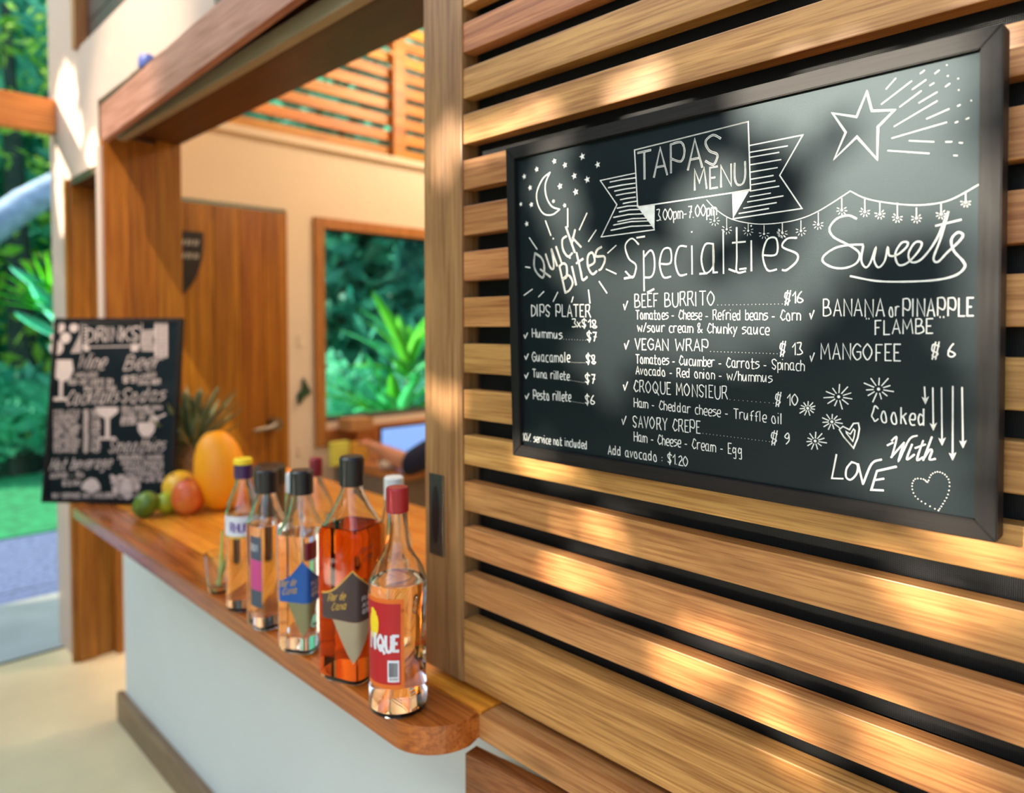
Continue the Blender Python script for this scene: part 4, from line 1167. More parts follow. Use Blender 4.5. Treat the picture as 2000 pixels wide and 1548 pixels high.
# amber square bottle and the clear one with the same shape
def square_bottle(base, label, s, Ht, rot, liq, lmat, capm, lab_hi, lab_lo, trim, scale=1.0, hi_left=None):
    c = base; h = s / 2
    k = Ht / 0.345
    P_ = [(h - .004, h - .004, 0, 5), (h - .001, h - .001, 0.004, 6), (h, h, 0.012, 6.5), (h, h, 0.228 * k, 6.5), (h - .001, h - .001, 0.234 * k, 6), (h - .004, h - .004, 0.240 * k, 5.2), (h * 0.62, h * 0.62, 0.266 * k, 3.2), (0.0185, 0.0185, 0.288 * k, 2), (0.0165, 0.0165, 0.294 * k, 2), (0.0165, 0.0165, 0.318 * k, 2)]
    t = bottle(label, c, P_, rot, liq * k, lmat, (capm, [(0.0185, 0.299 * k), (0.0195, 0.300 * k), (0.0195, 0.341 * k), (0.017, Ht)]), seg=56)
    la = look_angle(*c[:2]) - rot
    A0, A1 = la - math.radians(70), la + math.radians(70)
    peak = lambda t_: 0.138 * k + 0.040 * k * (1 - abs(2 * t_ - 1)) ** 1.8
    patch('label_band', t, c, P_, rot, A0, A1, 0.100 * k, peak, lab_hi, 0.0007, nu=48)
    patch('label_point', t, c, P_, rot, A0, A1, lambda t_: (0.036 + 0.064 * min(1, abs(2 * t_ - 1) * 1.5)) * k, 0.0998 * k, lab_lo, 0.0007, nu=48)
    patch('label_trim', t, c, P_, rot, A0, A1, lambda t_: peak(t_) - 0.0005, lambda t_: peak(t_) + 0.0022, trim, 0.0010, nu=48, nv=1)
    ik = wrapink(c, P_, rot, la, h * 1.05, 0.0016)
    text(ik, 'Flor de', (-0.042, 0.127 * k), (-0.012, 0.134 * k), 0.011, 0.0011, slant=0.3); text(ik, 'Cana', (-0.036, 0.113 * k), (-0.010, 0.120 * k), 0.011, 0.0011, slant=0.3)
    ik.make('gold_lettering', M['gold'], t)
    ik = wrapink(c, P_, rot, la, h * 1.05, 0.0016)
    for (s_, z) in (('RON', 0.132), ('ANEJO', 0.122), ('CENTENARIO', 0.112)): text(ik, s_, (0.012, z * k), (0.036, z * k), 0.006, 0.0009)
    ik.make('white_lettering', M['labwhite'], t)['kind'] = 'stuff'
    return t, c, P_, la
b2 = onZ(690, 1312, CZ)
t2, c2, P2_, la2 = square_bottle((b2.x, b2.y, CZ), 'square bottle of amber rum with dark brown pointed label', 0.082, 0.345, look_angle(b2.x, b2.y) + math.pi / 4 + math.radians(8), 0.238, M['amber'], M['black'], M['labbrown'], M['labtan'], M['gold'])
ik = wrapink(c2, P2_, look_angle(b2.x, b2.y) + math.pi / 4 + math.radians(8), la2, 0.043, 0.0008)
text(ik, 'Flor de', (0.008, 0.203), (0.034, 0.206), 0.010, 0.0009, slant=0.3); text(ik, 'Cana', (0.014, 0.19), (0.032, 0.193), 0.010, 0.0009, slant=0.3)
ik.make('embossed_lettering', M['labbrown'], t2)
b3 = onZ(592, 1262, CZ)
t3, c3, P3_, la3 = square_bottle((b3.x, b3.y, CZ), 'square clear bottle with blue and olive pointed label', 0.064, 0.305, look_angle(b3.x, b3.y) + math.pi / 4 + math.radians(12), 0.225, M['clearliquid'], M['black'], M['labblue'], M['labolive'], M['labblue'])
patch('neck_label', t3, c3, P3_, look_angle(b3.x, b3.y) + math.pi / 4 + math.radians(12), la3 + 0.1, la3 + 0.8, 0.160, 0.190, M['capwine'], 0.0007)
# square bottle with slate and pink label
b4 = onZ(523, 1219, CZ); c = (b4.x, b4.y, CZ); rot = look_angle(b4.x, b4.y) + math.radians(30)
h = 0.030
P4 = [(h - .004, h - .004, 0, 4), (h - .001, h - .001, 0.004, 5), (h, h, 0.012, 5), (h, h, 0.190, 5), (h - .004, h - .004, 0.204, 4), (0.021, 0.021, 0.224, 2.5), (0.0165, 0.0165, 0.242, 2), (0.0165, 0.0165, 0.262, 2)]
t4 = bottle('square clear bottle with slate and pink label and black cap', c, P4, rot, 0.19, M['clearliquid'], (M['black'], [(0.020, 0.246), (0.021, 0.247), (0.021, 0.285), (0.019, 0.288)]), seg=48)
la = look_angle(*c[:2]) - rot
patch('label_top', t4, c, P4, rot, la - 1.15, la - 0.25, 0.130, 0.172, M['labslate'], 0.0007)
o = patch('label_middle', t4, c, P4, rot, la - 1.15, la - 0.25, 0.0755, 0.1298, M['labpink'], 0.0007); o['label'] = 'pink middle of the label'
patch('label_foot', t4, c, P4, rot, la - 1.15, la - 0.25, 0.045, 0.0753, M['labslate'], 0.0007)
ik = wrapink(c, P4, rot, la, 0.03, 0.0013)
text(ik, 'RON', (-0.031, 0.146), (-0.014, 0.146), 0.012, 0.0014); ik.make('white_lettering', M['labwhite'], t4)['kind'] = 'stuff'
# round bottle with yellow and purple cap
b5 = onZ(478, 1184, CZ); c = (b5.x, b5.y, CZ); R5 = 0.0335
P5 = [(R5 - .005, R5 - .005, 0, 2), (R5 - .001, R5 - .001, 0.003, 2), (R5, R5, 0.01, 2), (R5, R5, 0.190, 2), (R5 - .004, R5 - .004, 0.208, 2), (0.022, 0.022, 0.226, 2), (0.0155, 0.0155, 0.242, 2), (0.0140, 0.0140, 0.266, 2)]
t5 = bottle('round clear bottle with yellow topped purple cap', c, P5, 0, 0.178, M['clearliquid'], (M['cappurple'], [(0.0165, 0.254), (0.0172, 0.255), (0.0172, 0.281)]))
bm = bmesh.new(); loft(bm, c, [(0.0174, 0.0174, 0.2812, 2), (0.0178, 0.0178, 0.283, 2), (0.0178, 0.0178, 0.290, 2), (0.016, 0.016, 0.2925, 2)], 28); o = obj('cap_top', bm, M['yellow'], t5); o['label'] = 'yellow cap top'
la = look_angle(*c[:2])
patch('label', t5, c, P5, 0, la - 1.5, la + 0.75, 0.148, 0.186, M['labwhite'], 0.0007)
patch('label_stripe', t5, c, P5, 0, la - 1.5, la + 0.75, 0.143, 0.1478, M['gold'], 0.0007, nv=1)
ik = wrapink(c, P5, 0, la, R5, 0.0013); text(ik, 'RHUM', (-0.026, 0.157), (0.010, 0.157), 0.016, 0.0026); ik.make('purple_lettering', M['purple'], t5)
# red-capped and white-capped bottles standing behind
def behind(px, y, ztop_px, label, capm, R_, capr):
    r = ray(px, 700); s = y / r.y; X = r.x * s
    zt_ = onY(px, ztop_px, y).z - CZ
    c = (X, y, CZ)
    k = zt_
    P_ = [(R_ - .005, R_ - .005, 0, 2), (R_ - .001, R_ - .001, 0.003, 2), (R_, R_, 0.01, 2), (R_, R_, k * 0.60, 2), (R_ * 0.72, R_ * 0.72, k * 0.70, 2), (capr + .002, capr + .002, k * 0.80, 2), (capr - .001, capr - .001, k * 0.9, 2), (capr - .001, capr - .001, k - 0.008, 2)]
    return bottle(label, c, P_, 0, k * 0.5, M['clearliquid'], (capm, [(capr, k - 0.04), (capr + .0008, k - 0.038), (capr + .0008, k - 0.002), (capr - .001, k)]), 'bottles behind the front row')
behind(615, 0.80, 893, 'clear bottle with dark red cap behind the blue labelled one', M['capwine'], 0.036, 0.0135)
behind(768, 0.735, 930, 'clear bottle with white cap behind the nearest red capped one', M['capwhite'], 0.032, 0.0165)
behind(568, 0.70, 922, 'slim clear bottle with pale cap between the black capped bottles', M['capwhite'], 0.021, 0.0115)
# dark wide-lidded jar
r = ray(524, 700); s = 0.80 / r.y; X = r.x * s; zt_ = onY(524, 907, 0.80).z
jr = empty('black_jar', (X, 0.80, CZ), 'black wide lidded jar behind the slate and pink labelled bottle', 'jar')
hh_ = zt_ - CZ
bm = bmesh.new(); loft(bm, (X, 0.80, CZ), [(0.030, 0.030, 0, 2), (0.033, 0.033, 0.004, 2), (0.036, 0.036, hh_ * 0.5, 2), (0.036, 0.036, hh_ - 0.045, 2)], 28); obj('jar_body', bm, M['darkmetal'], jr, True)
bm = bmesh.new(); loft(bm, (X, 0.80, CZ), [(0.0385, 0.0385, hh_ - 0.0448, 2), (0.0385, 0.0385, hh_ - 0.006, 2), (0.034, 0.034, hh_, 2)], 28); obj('lid', bm, M['black'], jr)
# small tumbler with stalks
g = onZ(430, 1152, CZ); gc = (g.x, g.y, CZ)
gt = empty('shot_glass', gc, 'small clear tumbler holding pale green stalks left of bottles', 'glass')
bm = bmesh.new()
o_ = [(0.022, 0.022, 0, 2), (0.024, 0.024, 0.004, 2), (0.030, 0.030, 0.078, 2)]; i_ = [(0.0285, 0.0285, 0.078, 2), (0.0225, 0.0225, 0.012, 2), (0.015, 0.015, 0.010, 2)]
loft(bm, gc, o_ + i_, 32); obj('glass_body', bm, M['glass'], gt, True)
for (a, l) in ((0.3, 0.12), (1.4, 0.105), (2.6, 0.11)):
    d = Vector((math.cos(a) * 0.45, math.sin(a) * 0.45, 1)).normalized()
    bm = bmesh.new(); p0 = Vector(gc) + Vector((-d.x * 0.015, -d.y * 0.015, 0.014)); tube(bm, [p0, p0 + d * l * 0.5, p0 + d * l], [0.004, 0.0035, 0.0025], 8); tag(obj('lemongrass_stalk', bm, M['lemongrass'], gt, True))

# ------------------------------------------------------------------ inside the kitchen: desk, laptop, person
dk = empty('desk', (-3.05, 2.4, 0), 'wooden desk with grey brown front under the window', 'desk')
DZ = 0.735
DY0 = 1.95
slab('desk_top', [(-3.32, DY0), (-2.72, DY0), (-2.72, 3.6), (-3.32, 3.6)], DZ - 0.035, DZ, M['wintrim'], dk, 0.003)
box('side_panel', (-3.30, -2.76, DY0 + 0.02, DY0 + 0.05, 0.0, DZ - 0.036), M['cupboard'], dk)
box('side_panel', (-3.30, -2.76, 3.54, 3.57, 0.0, DZ - 0.036), M['cupboard'], dk)
box('cupboard_door', (-2.79, -2.765, DY0 + 0.051, 2.38, 0.05, DZ - 0.037), M['cupboard'], dk, 0.002)
# laptop: white-blue screen turned to the room
lt = empty('laptop', (-3.05, 2.2, DZ), 'open laptop with pale blue lit screen on the desk', 'laptop')
a = onX(737, 836, -3.08); b = onX(835, 826, -3.08)
ly0, ly1, lz1 = a.y, a.y + 0.36, a.z
box('laptop_base', (-3.04, -2.81, ly0, ly1, DZ, DZ + 0.016), M['darkmetal'], lt, 0.003)
box('screen_shell', (-3.066, -3.052, ly0, ly1, DZ + 0.0165, lz1 + 0.006), M['black'], lt, 0.002)
o = box('screen', (-3.0515, -3.0505, ly0 + 0.008, ly1 - 0.008, DZ + 0.03, lz1 - 0.004), M['screen'], lt); o['label'] = 'pale blue lit screen'
# notes and small things on the desk
p = onX(665, 882, -3.1)
tag(box('note_pad', (p.x - 0.03, p.x, p.y - 0.05, p.y + 0.05, DZ, p.z + 0.05), M['paper'], None, 0.002), 'yellow green note block standing on the desk', 'note pad')
p = onX(705, 880, -3.14)
tag(box('orange_box', (p.x - 0.04, p.x, p.y - 0.05, p.y + 0.045, DZ, p.z + 0.045), plain('orange box', srgb(230, 176, 70), 0.6), None, 0.003), 'orange yellow box beside the note block on desk', 'box')
p = onX(705, 905, -2.9)
bm = bmesh.new(); loft(bm, (-2.86, 2.0, DZ), [(0.02, 0.02, 0, 2), (0.04, 0.04, 0.01, 2), (0.055, 0.055, 0.035, 2), (0.052, 0.052, 0.036, 2), (0.035, 0.035, 0.012, 2)], 24)
tag(obj('bowl', bm, M['paperw'], None, True), 'small cream bowl at the near end of the desk', 'bowl')
tag(box('cardboard_box', (-3.29, -3.17, 1.98, 2.12, WIN_Z0 - 0.035 + .0, WIN_Z0 + 0.025), M['card'], None, 0.002), 'small cardboard box lying on the window sill', 'box')

# seated person seen mostly as a forearm and a navy sleeve
pe = empty('person', (-2.45, 2.62, 0), 'person in navy shirt reaching towards the laptop, partly behind the post', 'person')
def skin_mesh(name, joints, edges, mat, parent, sub=2, root=0):
    me = bpy.data.meshes.new(name)
    me.from_pydata([j[:3] for j in joints], edges, []); me.update()
    o = bpy.data.objects.new(name, me); COL.objects.link(o)
    sk = o.modifiers.new('s', 'SKIN'); sk.use_smooth_shade = True
    for i, j in enumerate(joints):
        r = j[3]; me.skin_vertices[0].data[i].radius = (r, r if len(j) < 5 else j[4])
        me.skin_vertices[0].data[i].use_root = (i == root)
    sb = o.modifiers.new('u', 'SUBSURF'); sb.levels = sub; sb.render_levels = sub
    dg = bpy.context.evaluated_depsgraph_get(); dg.update()
    m2 = bpy.data.meshes.new_from_object(o.evaluated_get(dg))
    bpy.data.objects.remove(o)
    for p in m2.polygons: p.use_smooth = True
    return link(name, m2, mat, parent)
hx, hy = -2.42, 2.66           # pelvis
hand = onX(722, 868, -2.98); elbow = onX(800, 905, -2.72); shoul = Vector((-2.50, 2.50, 1.03))
wrist = hand + (elbow - hand).normalized() * 0.085
J = [(hx, hy, 0.52, .15, .13), (hx - .02, hy, 0.68, .13, .11), (hx - .06, hy, 0.86, .15, .11), (hx - .09, hy, 1.0, .14, .10), (hx - .10, hy, 1.08, .055), (hx - .12, hy, 1.15, .05),
     (hx - .14, hy, 1.20, .07), (hx - .145, hy, 1.28, .085), (hx - .13, hy, 1.35, .06),
     (hx - .09, hy - .17, 1.02, .055), (elbow.x, elbow.y, elbow.z, .05), (wrist.x, wrist.y, wrist.z, .033), (hand.x, hand.y, hand.z, .034, .018),
     (hx - .09, hy + .17, 1.02, .055), (hx - .27, hy + .24, 0.83, .04), (-2.86, hy + .1, 0.80, .027), (-2.92, hy + .06, 0.79, .034, .016),
     (hx - .06, hy - .10, 0.50, .09), (hx - .44, hy - .12, 0.50, .06), (hx - .40, hy - .12, 0.08, .04), (hx - .52, hy - .12, 0.05, .035),
     (hx - .06, hy + .10, 0.50, .09), (hx - .44, hy + .12, 0.50, .06), (hx - .40, hy + .12, 0.08, .04), (hx - .52, hy + .12, 0.05, .035)]
E = [(0, 1), (1, 2), (2, 3), (3, 4), (4, 5), (5, 6), (6, 7), (7, 8), (3, 9), (9, 10), (10, 11), (11, 12), (3, 13), (13, 14), (14, 15), (15, 16), (0, 17), (17, 18), (18, 19), (19, 20), (0, 21), (21, 22), (22, 23), (23, 24)]
skin_mesh('body', J, E, M['skin'], pe)
def fingers(w0, h0, side):
    d = (h0 - w0).normalized(); s_ = d.cross(Vector((0, 0, 1))).normalized()
    for k, ln in enumerate((0.066, 0.074, 0.070, 0.056)):
        st = h0 + s_ * (0.026 - 0.0175 * k) + d * 0.0
        j = [(*(st), .0095), (*(st + d * ln * 0.5 + Vector((0, 0, 0.006))), .0085), (*(st + d * ln * 0.8 - Vector((0, 0, 0.004))), .0078), (*(st + d * ln - Vector((0, 0, 0.016))), .0065)]
        skin_mesh('finger', j, [(0, 1), (1, 2), (2, 3)], M['skin'], pe, 1)
    st = w0 * 0.5 + h0 * 0.5 + s_ * side * 0.018
    j = [(*st, .011), (*(st + d * 0.025 + s_ * side * 0.022), .0095), (*(st + d * 0.052 + s_ * side * 0.03), .0075)]
    skin_mesh('thumb', j, [(0, 1), (1, 2)], M['skin'], pe, 1)
fingers(wrist, hand, 1)
fingers(Vector((-2.86, hy + .1, 0.80)), Vector((-2.92, hy + .06, 0.79)), -1)
sm = elbow.lerp(wrist, 0.10)
JS = [(hx, hy, 0.53, .175, .155), (hx - .02, hy, 0.68, .155, .135), (hx - .06, hy, 0.86, .17, .13), (hx - .09, hy, 1.0, .155, .115), (hx - .10, hy, 1.065, .075),
      (hx - .09, hy - .17, 1.02, .075), (elbow.x, elbow.y, elbow.z, .072), (sm.x, sm.y, sm.z, .068), (hx - .09, hy + .17, 1.02, .075), (hx - .26, hy + .235, 0.84, .062)]
skin_mesh('shirt', JS, [(0, 1), (1, 2), (2, 3), (3, 4), (3, 5), (5, 6), (6, 7), (3, 8), (8, 9)], M['navy'], pe)
JT = [(hx, hy, 0.50, .165, .14), (hx - .06, hy - .10, 0.50, .105), (hx - .44, hy - .12, 0.50, .075), (hx - .40, hy - .12, 0.12, .055), (hx - .06, hy + .10, 0.50, .105), (hx - .44, hy + .12, 0.50, .075), (hx - .40, hy + .12, 0.12, .055)]
skin_mesh('trousers', JT, [(0, 1), (1, 2), (2, 3), (0, 4), (4, 5), (5, 6)], M['denim'], pe)
skin_mesh('hair', [(hx - .10, hy, 1.22, .085), (hx - .10, hy, 1.31, .098), (hx - .12, hy, 1.375, .07)], [(0, 1), (1, 2)], M['hair'], pe)
for (sx_, sy_, sz_, rr) in ((-.225, 0, 1.255, .012),):
    skin_mesh('nose', [(hx - .215, hy, 1.275, .008), (hx - .235, hy, 1.25, .011)], [(0, 1)], M['skin'], pe, 1)
for s_ in (-1, 1):
    bm = bmesh.new(); bmesh.ops.create_uvsphere(bm, u_segments=12, v_segments=8, radius=0.011)
    for v in bm.verts: v.co += Vector((hx - .213, hy + s_ * 0.03, 1.285))
    obj('eye', bm, M['labwhite'], pe, True)
# stool under the person
st = empty('stool', (hx, hy, 0), 'round wooden stool under the person at the desk', 'stool')
bm = bmesh.new(); loft(bm, (hx, hy, 0), [(0.16, 0.16, 0.36, 2), (0.17, 0.17, 0.37, 2), (0.17, 0.17, 0.39, 2), (0.16, 0.16, 0.395, 2)], 32); obj('seat', bm, M['wintrim'], st)
for k in range(4):
    a = math.pi / 4 + k * math.pi / 2
    bm = bmesh.new(); tube(bm, [(hx + .12 * math.cos(a), hy + .12 * math.sin(a), 0.362), (hx + .17 * math.cos(a), hy + .17 * math.sin(a), 0.0)], 0.014, 10); obj('leg', bm, M['wintrim'], st)
# ceiling lamps of the kitchen
for (x, y) in ((-2.35, 2.9), (-0.2, 3.0)):
    cl = empty('ceiling_lamp', (x, y, 3.2), 'round warm ceiling lamp %s the kitchen' % ('over the left of' if x < -1 else 'over the right of'), 'lamp', 'kitchen ceiling lamps')
    bm = bmesh.new(); loft(bm, (x, y, 0), [(0.16, 0.16, 3.30, 2), (0.16, 0.16, 3.419, 2)], 28); obj('lamp_base', bm, M['labwhite'], cl)
    bm = bmesh.new(); loft(bm, (x, y, 0), [(0.05, 0.05, 3.245, 2), (0.12, 0.12, 3.26, 2), (0.15, 0.15, 3.299, 2)], 28); obj('diffuser', bm, M['lampglow'], cl, True)

# ------------------------------------------------------------------ bench back at the bottom of the picture
ch = empty('wooden_bench', (-0.3, 0.4, 0), 'wooden bench whose back rail stands against the white counter wall', 'bench')
CTZ = 0.80
q0 = onZ(909, 1468, CTZ); q1 = onZ(1067, 1548, CTZ)
dv = (q1 - q0).normalized(); nv_ = Vector((-dv.y, dv.x, 0))
if nv_.y < 0: nv_ = -nv_
def bpoly(s0, s1, t0, t1): return [(q0 + dv * s0 + nv_ * t0)[:2], (q0 + dv * s1 + nv_ * t0)[:2], (q0 + dv * s1 + nv_ * t1)[:2], (q0 + dv * s0 + nv_ * t1)[:2]]
slab('back_rail', bpoly(0, 0.9, 0, 0.024), CTZ - 0.16, CTZ, M['bench'], ch, 0.002)
slab('back_rail', bpoly(0, 0.9, 0, 0.024), CTZ - 0.34, CTZ - 0.19, M['bench'], ch, 0.002)
for s in (0.03, 0.82): slab('back_post', bpoly(s, s + 0.045, 0.0245, 0.05), 0.0, CTZ - 0.02, M['bench'], ch, 0.002)
slab('seat', bpoly(0, 0.9, -0.33, -0.002), 0.41, 0.44, M['bench'], ch, 0.003)
for s in (0.03, 0.82): slab('front_leg', bpoly(s, s + 0.045, -0.31, -0.27), 0.0, 0.409, M['bench'], ch, 0.002)
# white ledge line seen right of the rail is the counter wall itself

# ------------------------------------------------------------------ outdoors
XG, XLN, XF = onZ(60, 1185, -0.05).x, onZ(60, 1050, -0.05).x, onZ(60, 972, -0.05).x
pv = struct('paving', (XG, -3.641, -4.0, 6.0, -0.10, -0.004), M['pave'])
for y1 in (-1.2, 0.35, 2.4):
    b_ = box('slab_joint', (XG + 0.01, -3.66, y1 - 0.004, y1 + 0.004, -0.005, -0.0025), M['darkmetal'], pv)
box('slab_joint', (-4.6, -4.592, -4, 6, -0.005, -0.0025), M['darkmetal'], pv)
struct('gravel_path', (XLN, XG, -8, 14, -0.14, -0.03), M['gravel'])
struct('lawn', (XF - 1.0, XLN, -10, 20, -0.16, -0.02), M['lawn'])
print('XG', XG, XLN, XF)
struct('ground', (-60, 30, -60, 60, -0.4, -0.2), M['forestfloor'])
# orange beam joining the wall corner
a = onX(60, 185, -3.60)
ob = box('outdoor_beam', (-3.68, -3.60, -2.6, 0.799, onX(60, 250, -3.6).z, a.z), M['farbeam'], None, 0.004); tag(ob, 'orange wooden beam running out from the white wall corner', 'beam')

random.seed(21)
def leafcloud(name, c, rad, n, size, mat, parent, shell=0.5, droop=0.3):
    vs, fs = [], []
    for i in range(n):
        while True:
            d = Vector((random.uniform(-1, 1), random.uniform(-1, 1), random.uniform(-1, 1)))
            if 0.01 < d.length < 1: break
        d = d.normalized() * (shell + (1 - shell) * random.random()) if random.random() < 0.8 else d
        p = Vector((c[0] + d.x * rad[0], c[1] + d.y * rad[1], c[2] + d.z * rad[2]))
        u = Vector((random.gauss(0, 1), random.gauss(0, 1), random.gauss(0, .6) - droop)).normalized()
        w = u.cross(Vector((random.gauss(0, 1), random.gauss(0, 1), random.gauss(0, 1)))).normalized()
        s = size * random.uniform(0.6, 1.4)
        b = len(vs)
        vs += [p - u * s, p + w * s * 0.42 - u * s * .1, p + u * s, p - w * s * 0.42 - u * s * .1]
        fs.append((b, b + 1, b + 2, b + 3))
    o = pyobj(name, vs, fs, mat, parent)
    o['kind'] = 'stuff'
    return o
def tree(x, y, h, r, label, mat, n=2600, size=0.16, low=0.2, group='trees of the forest edge'):
    t = empty('tree', (x, y, -0.2), label, 'tree', group)
    bm = bmesh.new(); lean = random.uniform(-.5, .5)
    tube(bm, [(x, y, -0.2), (x + lean * .3, y + lean * .2, h * 0.4), (x + lean * .6, y + lean * .5, h * 0.85)], [0.16, 0.12, 0.05], 10)
    obj('trunk', bm, M['barkdark'], t, True)
    leafcloud('foliage', (x, y, h * (0.5 + low / 2)), (r, r, h * (0.5 - low / 2)), n, size, mat, t)
    return t
labs = iter(['mid green tree behind the leaning trunk at left edge', 'mid green tree behind the white wall corner', 'dark teal tree seen high through the louvre, left part', 'tall mid green tree seen through the louvre near its post', 'dark teal tree seen in the left half of the window', 'dark teal tree nearest behind the window plants', 'small dark teal tree seen at the left edge of the window', 'broad mid green tree far behind the window, rightmost', 'tall dark tree at the far left behind the lime tree', 'dark teal tree far behind the tall strap leaved plant', 'tallest dark teal tree behind the louvre', 'slender lime green tree at the forest edge by the lawn'])
for (x, y, h, r, mt) in [(-10.5, -0.4, 6.5, 2.2, 'forest'), (-11.5, 2.6, 7, 2.4, 'forest'), (-10.0, 4.9, 6.5, 2.2, 'forestdark'), (-11.5, 7.4, 7, 2.4, 'forest'), (-10.0, 9.8, 7, 2.4, 'forestdark'), (-8.4, 7.0, 6.0, 1.8, 'forestdark'), (-7.6, 4.6, 5.2, 1.5, 'forestdark'), (-12.5, 12.0, 7.5, 2.8, 'forest'), (-12.5, 0.6, 8, 2.6, 'forestdark'), (-9.0, 12.5, 7, 2.6, 'forestdark'), (-13.5, 5.5, 8.5, 3.0, 'forestdark'), (-9.4, 1.75, 5.8, 0.9, 'forestlime')]:
    lab = next(labs)
    tree(x, y, h, r, lab, M[mt], n=3200 if mt != 'forestlime' else 700, size=0.17 if mt != 'forestlime' else 0.10, low=0.0)
# dense hillside closing the forest
bm = bmesh.new()
random.seed(4)
nx, ny = 40, 12
grid = []
for j in range(ny + 1):
    row = []
    for i in range(nx + 1):
        yy = -22 + 52 * i / nx; zz = -0.3 + 12 * j / ny
        row.append(bm.verts.new((-15.5 - 2.5 * j / ny - 0.06 * abs(yy - 4) * 0 + random.uniform(-.6, .6), yy, zz + random.uniform(-.3, .3))))
    grid.append(row)
for j in range(ny):
    for i in range(nx): bm.faces.new((grid[j][i], grid[j][i + 1], grid[j + 1][i + 1], grid[j + 1][i]))
hl = obj('forest_hillside', bm, M['forestdark']); hl['kind'] = 'structure'
hf = leafcloud('hillside_foliage', (-15.2, 4, 5.5), (1.2, 20, 6.5), 16000, 0.24, M['forest'], None); tag(hf, 'dense forest foliage covering the hillside behind the trees', 'foliage')
# pale trunk leaning across behind the wall corner
lg = empty('leaning_trunk', (-7.2, 0.6, 0), 'pale blue grey leaning tree trunk crossing behind the wall corner', 'tree trunk')
pa_, pb_ = onX(-30, 455, -7.2), onX(120, 360, -7.2)
d = (pb_ - pa_)
bm = bmesh.new(); tube(bm, [pa_ - d * 1.6, pa_, pa_ + d * 0.5 + Vector((0, 0, .03)), pb_, pb_ + d * 2], [0.16, 0.13, 0.125, 0.12, 0.1], 14); obj('trunk', bm, M['bark'], lg, True)
pa_, pb_ = onX(-10, 975, -8.8), onX(120, 930, -8.8)
d = pb_ - pa_
bm = bmesh.new(); tube(bm, [pa_ - d * 2, pa_, pb_, pb_ + d * 1.5], [0.13, 0.12, 0.12, 0.1], 12)
for v in bm.verts: pass
tag(obj('fallen_log', bm, M['bark'], None, True), 'pale grey log lying on the slope behind the lawn', 'log')
# fan palm and long fronds at the left
p0 = onX(112, 610, -5.2)
pf = empty('fan_palm', (p0.x, p0.y, -0.2), 'bright green fan palm leaf and teal fronds beside the white wall', 'palm')
bm = bmesh.new(); tube(bm, [(p0.x, p0.y + .35, -0.05), (p0.x, p0.y + .3, p0.z - 0.5), p0], [0.05, 0.04, 0.015], 10); obj('stem', bm, M['barkdark'], pf, True)
for k in range(17):
    a = math.radians(15 + 150 * k / 16)
    blade(p0, (0.25, -math.cos(a) , math.sin(a)), 0.40, 0.04, 0.25, M['palm'], 'leaflet', pf, 6)
for (x0, y0, x1, y1) in ((125, 590, 20, 510), (130, 640, 60, 540), (120, 660, 30, 600), (130, 600, 70, 590)):
    s0, s1 = onX(x0, y0, -5.4), onX(x1, y1, -5.0)
    blade(s0, s1 - s0, (s1 - s0).length, 0.13, 0.1, M['palmteal'], 'frond', pf, 8)
bs = empty('low_shrub', (-7, 0.7, 0), 'low teal green shrub beside lawn left of the drinks board', 'shrub')
leafcloud('foliage', (-8.6, 0.9, 0.55), (0.7, 1.5, 0.55), 1600, 0.09, M['forest'], bs)
# strappy plants outside the window
def strap_plant(px, py, x, n, ln, label, seed, wd_=0.11):
    random.seed(seed)
    b = onX(px, py, x)
    t = empty('strap_leaf_plant', (b.x, b.y, -0.1), label, 'plant', 'strap leaved plants outside the window')
    bm = bmesh.new(); tube(bm, [(b.x, b.y, -0.15), (b.x, b.y, b.z)], [0.05, 0.035], 8); obj('stem', bm, M['barkdark'], t, True)
    for k in range(n):
        a = 2 * math.pi * k / n + random.uniform(-.3, .3); el = random.uniform(0.35, 1.35)
        blade((b.x, b.y, b.z - 0.1 * random.random()), (math.cos(a) * math.cos(el), math.sin(a) * math.cos(el), math.sin(el)), ln * random.uniform(0.75, 1.15), wd_, random.uniform(0.5, 1.1), M['strap'] if random.random() < .65 else M['straplime'], 'leaf', t, 8)
strap_plant(775, 830, -4.35, 26, 0.72, 'nearest bright green strap leaved plant outside window behind laptop', 1)
strap_plant(800, 720, -4.7, 20, 0.75, 'tall strap leaved plant outside window beside the post', 2)
strap_plant(735, 860, -4.6, 18, 0.5, 'low strap leaved plant outside the window behind the sill', 8)
leafcloud_o = empty('low_shrub', (-5.2, 3.0, 0), 'teal shrub outside the window at the foot of plants', 'shrub')
leafcloud('foliage', (-5.4, 3.0, 0.65), (0.5, 1.6, 0.55), 1500, 0.08, M['forest'], leafcloud_o)

# ------------------------------------------------------------------ the shading tree behind the viewer (its leaves dapple the sunlight)
random.seed(33)
LIT = [  # (px, py, rx, ry) patches the sun reaches, read on the shutter
 (1800, 330, 170, 150), (1620, 180, 110, 60), (1850, 180, 110, 110), (1230, 640, 50, 130), (1150, 420, 30, 110), (1330, 650, 90, 60), (1480, 640, 130, 60), (1440, 400, 60, 60), (1620, 560, 80, 50),
 (1830, 950, 120, 55), (1985, 620, 30, 330), (1900, 1110, 120, 60), (1250, 165, 50, 18), (945, 275, 50, 14), (1020, 240, 60, 10), (870, 300, 22, 40), (875, 775, 30, 14), (1110, 1125, 60, 34), (1320, 1300, 50, 36), (1390, 1240, 24, 18),
 (1810, 1200, 46, 24), (1700, 1380, 50, 16), (1560, 1430, 30, 12), (1800, 1490, 90, 34), (1500, 1400, 30, 14), (1060, 905, 60, 14), (1130, 1020, 40, 12), (1530, 1480, 26, 12), (1340, 560, 60, 40)]
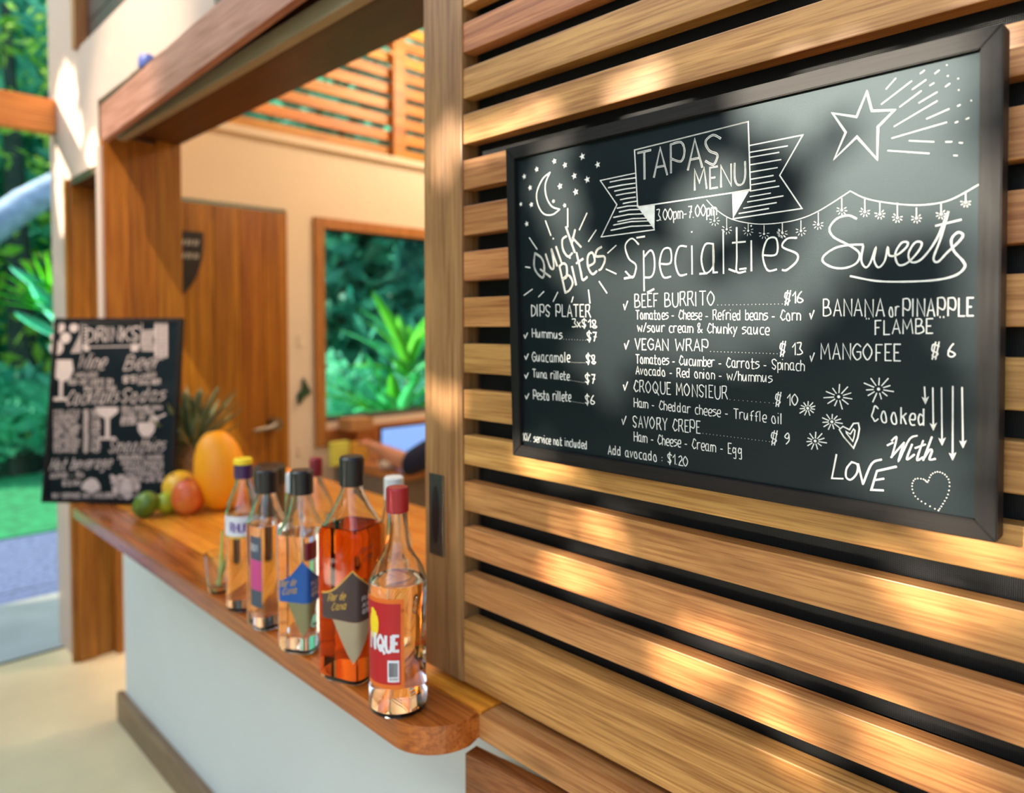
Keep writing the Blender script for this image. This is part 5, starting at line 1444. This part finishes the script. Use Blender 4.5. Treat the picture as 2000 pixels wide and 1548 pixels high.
PL = [(onY(x, y, 0.7), onY(x + rx, y, 0.7), onY(x, y - ry, 0.7)) for (x, y, rx, ry) in LIT]
LITW = [(a.x, a.z, abs(b.x - a.x), abs(c.z - a.z)) for a, b, c in PL]
# patches on the far white wall corner and the floor
for (x, y, rx, ry) in [(128, 200, 24, 70), (150, 260, 12, 40), (122, 350, 14, 110), (180, 300, 12, 40)]:
    a, b, c_ = onY(x, y, YB), onY(x + rx, y, YB), onY(x, y - ry, YB)
    s = 0.1 / -SUN.y
    LITW.append((a.x + SUN.x * s, a.z + SUN.z * s, abs(b.x - a.x) * 0.9, abs(c_.z - a.z)))
DIST = 4.2
E1 = SUN.cross(Vector((0, 0, 1))).normalized(); E2 = E1.cross(SUN).normalized()
vs, fs = [], []
tries = 0; cnt = 0
while cnt < 90000 and tries < 180000:
    tries += 1
    X, Z = random.uniform(-4.4, 0.9), random.uniform(-0.9, 3.3)
    if tries % 5 == 0: X, Z = random.uniform(-3.6, -0.3), random.uniform(-0.3, 0.95)
    keep = True
    for (ax, az, rx, rz) in LITW:
        dd = ((X - ax) / (rx + 0.026)) ** 2 + ((Z - az) / (rz + 0.026)) ** 2
        if dd < 1.0 and random.random() > 0.012: keep = False; break
    if not keep: continue
    dist = DIST + random.uniform(-0.5, 0.5)
    p = Vector((X, 0.7, Z)) + SUN * dist / abs(SUN.y) * 1.0
    s = random.uniform(0.03, 0.05)
    ang = random.uniform(0, math.pi)
    u = (E1 * math.cos(ang) + E2 * math.sin(ang) + SUN * random.uniform(-.5, .5)).normalized(); w = u.cross(SUN).normalized()
    b = len(vs)
    vs += [p - u * s, p + w * s * 0.5, p + u * s, p - w * s * 0.5]; fs.append((b, b + 1, b + 2, b + 3))
    cnt += 1
cb = Vector((-2, 0.7, 1.2)) + SUN * DIST / abs(SUN.y)
ct_ = empty('shade_tree', (cb.x, cb.y, -0.2), 'leafy shade tree standing opposite the slatted wall', 'tree')
bm = bmesh.new(); tube(bm, [(cb.x - 1.2, cb.y - 0.7, -0.2), (cb.x - 1.1, cb.y - 0.6, 2), (cb.x - 0.3, cb.y - .6, 4.2)], [0.18, 0.15, 0.08], 12); obj('trunk', bm, M['barkdark'], ct_, True)
o = pyobj('foliage', vs, fs, leafy('canopy leaves', srgb(20, 70, 30), srgb(60, 120, 50), 0.12), ct_); o['kind'] = 'stuff'
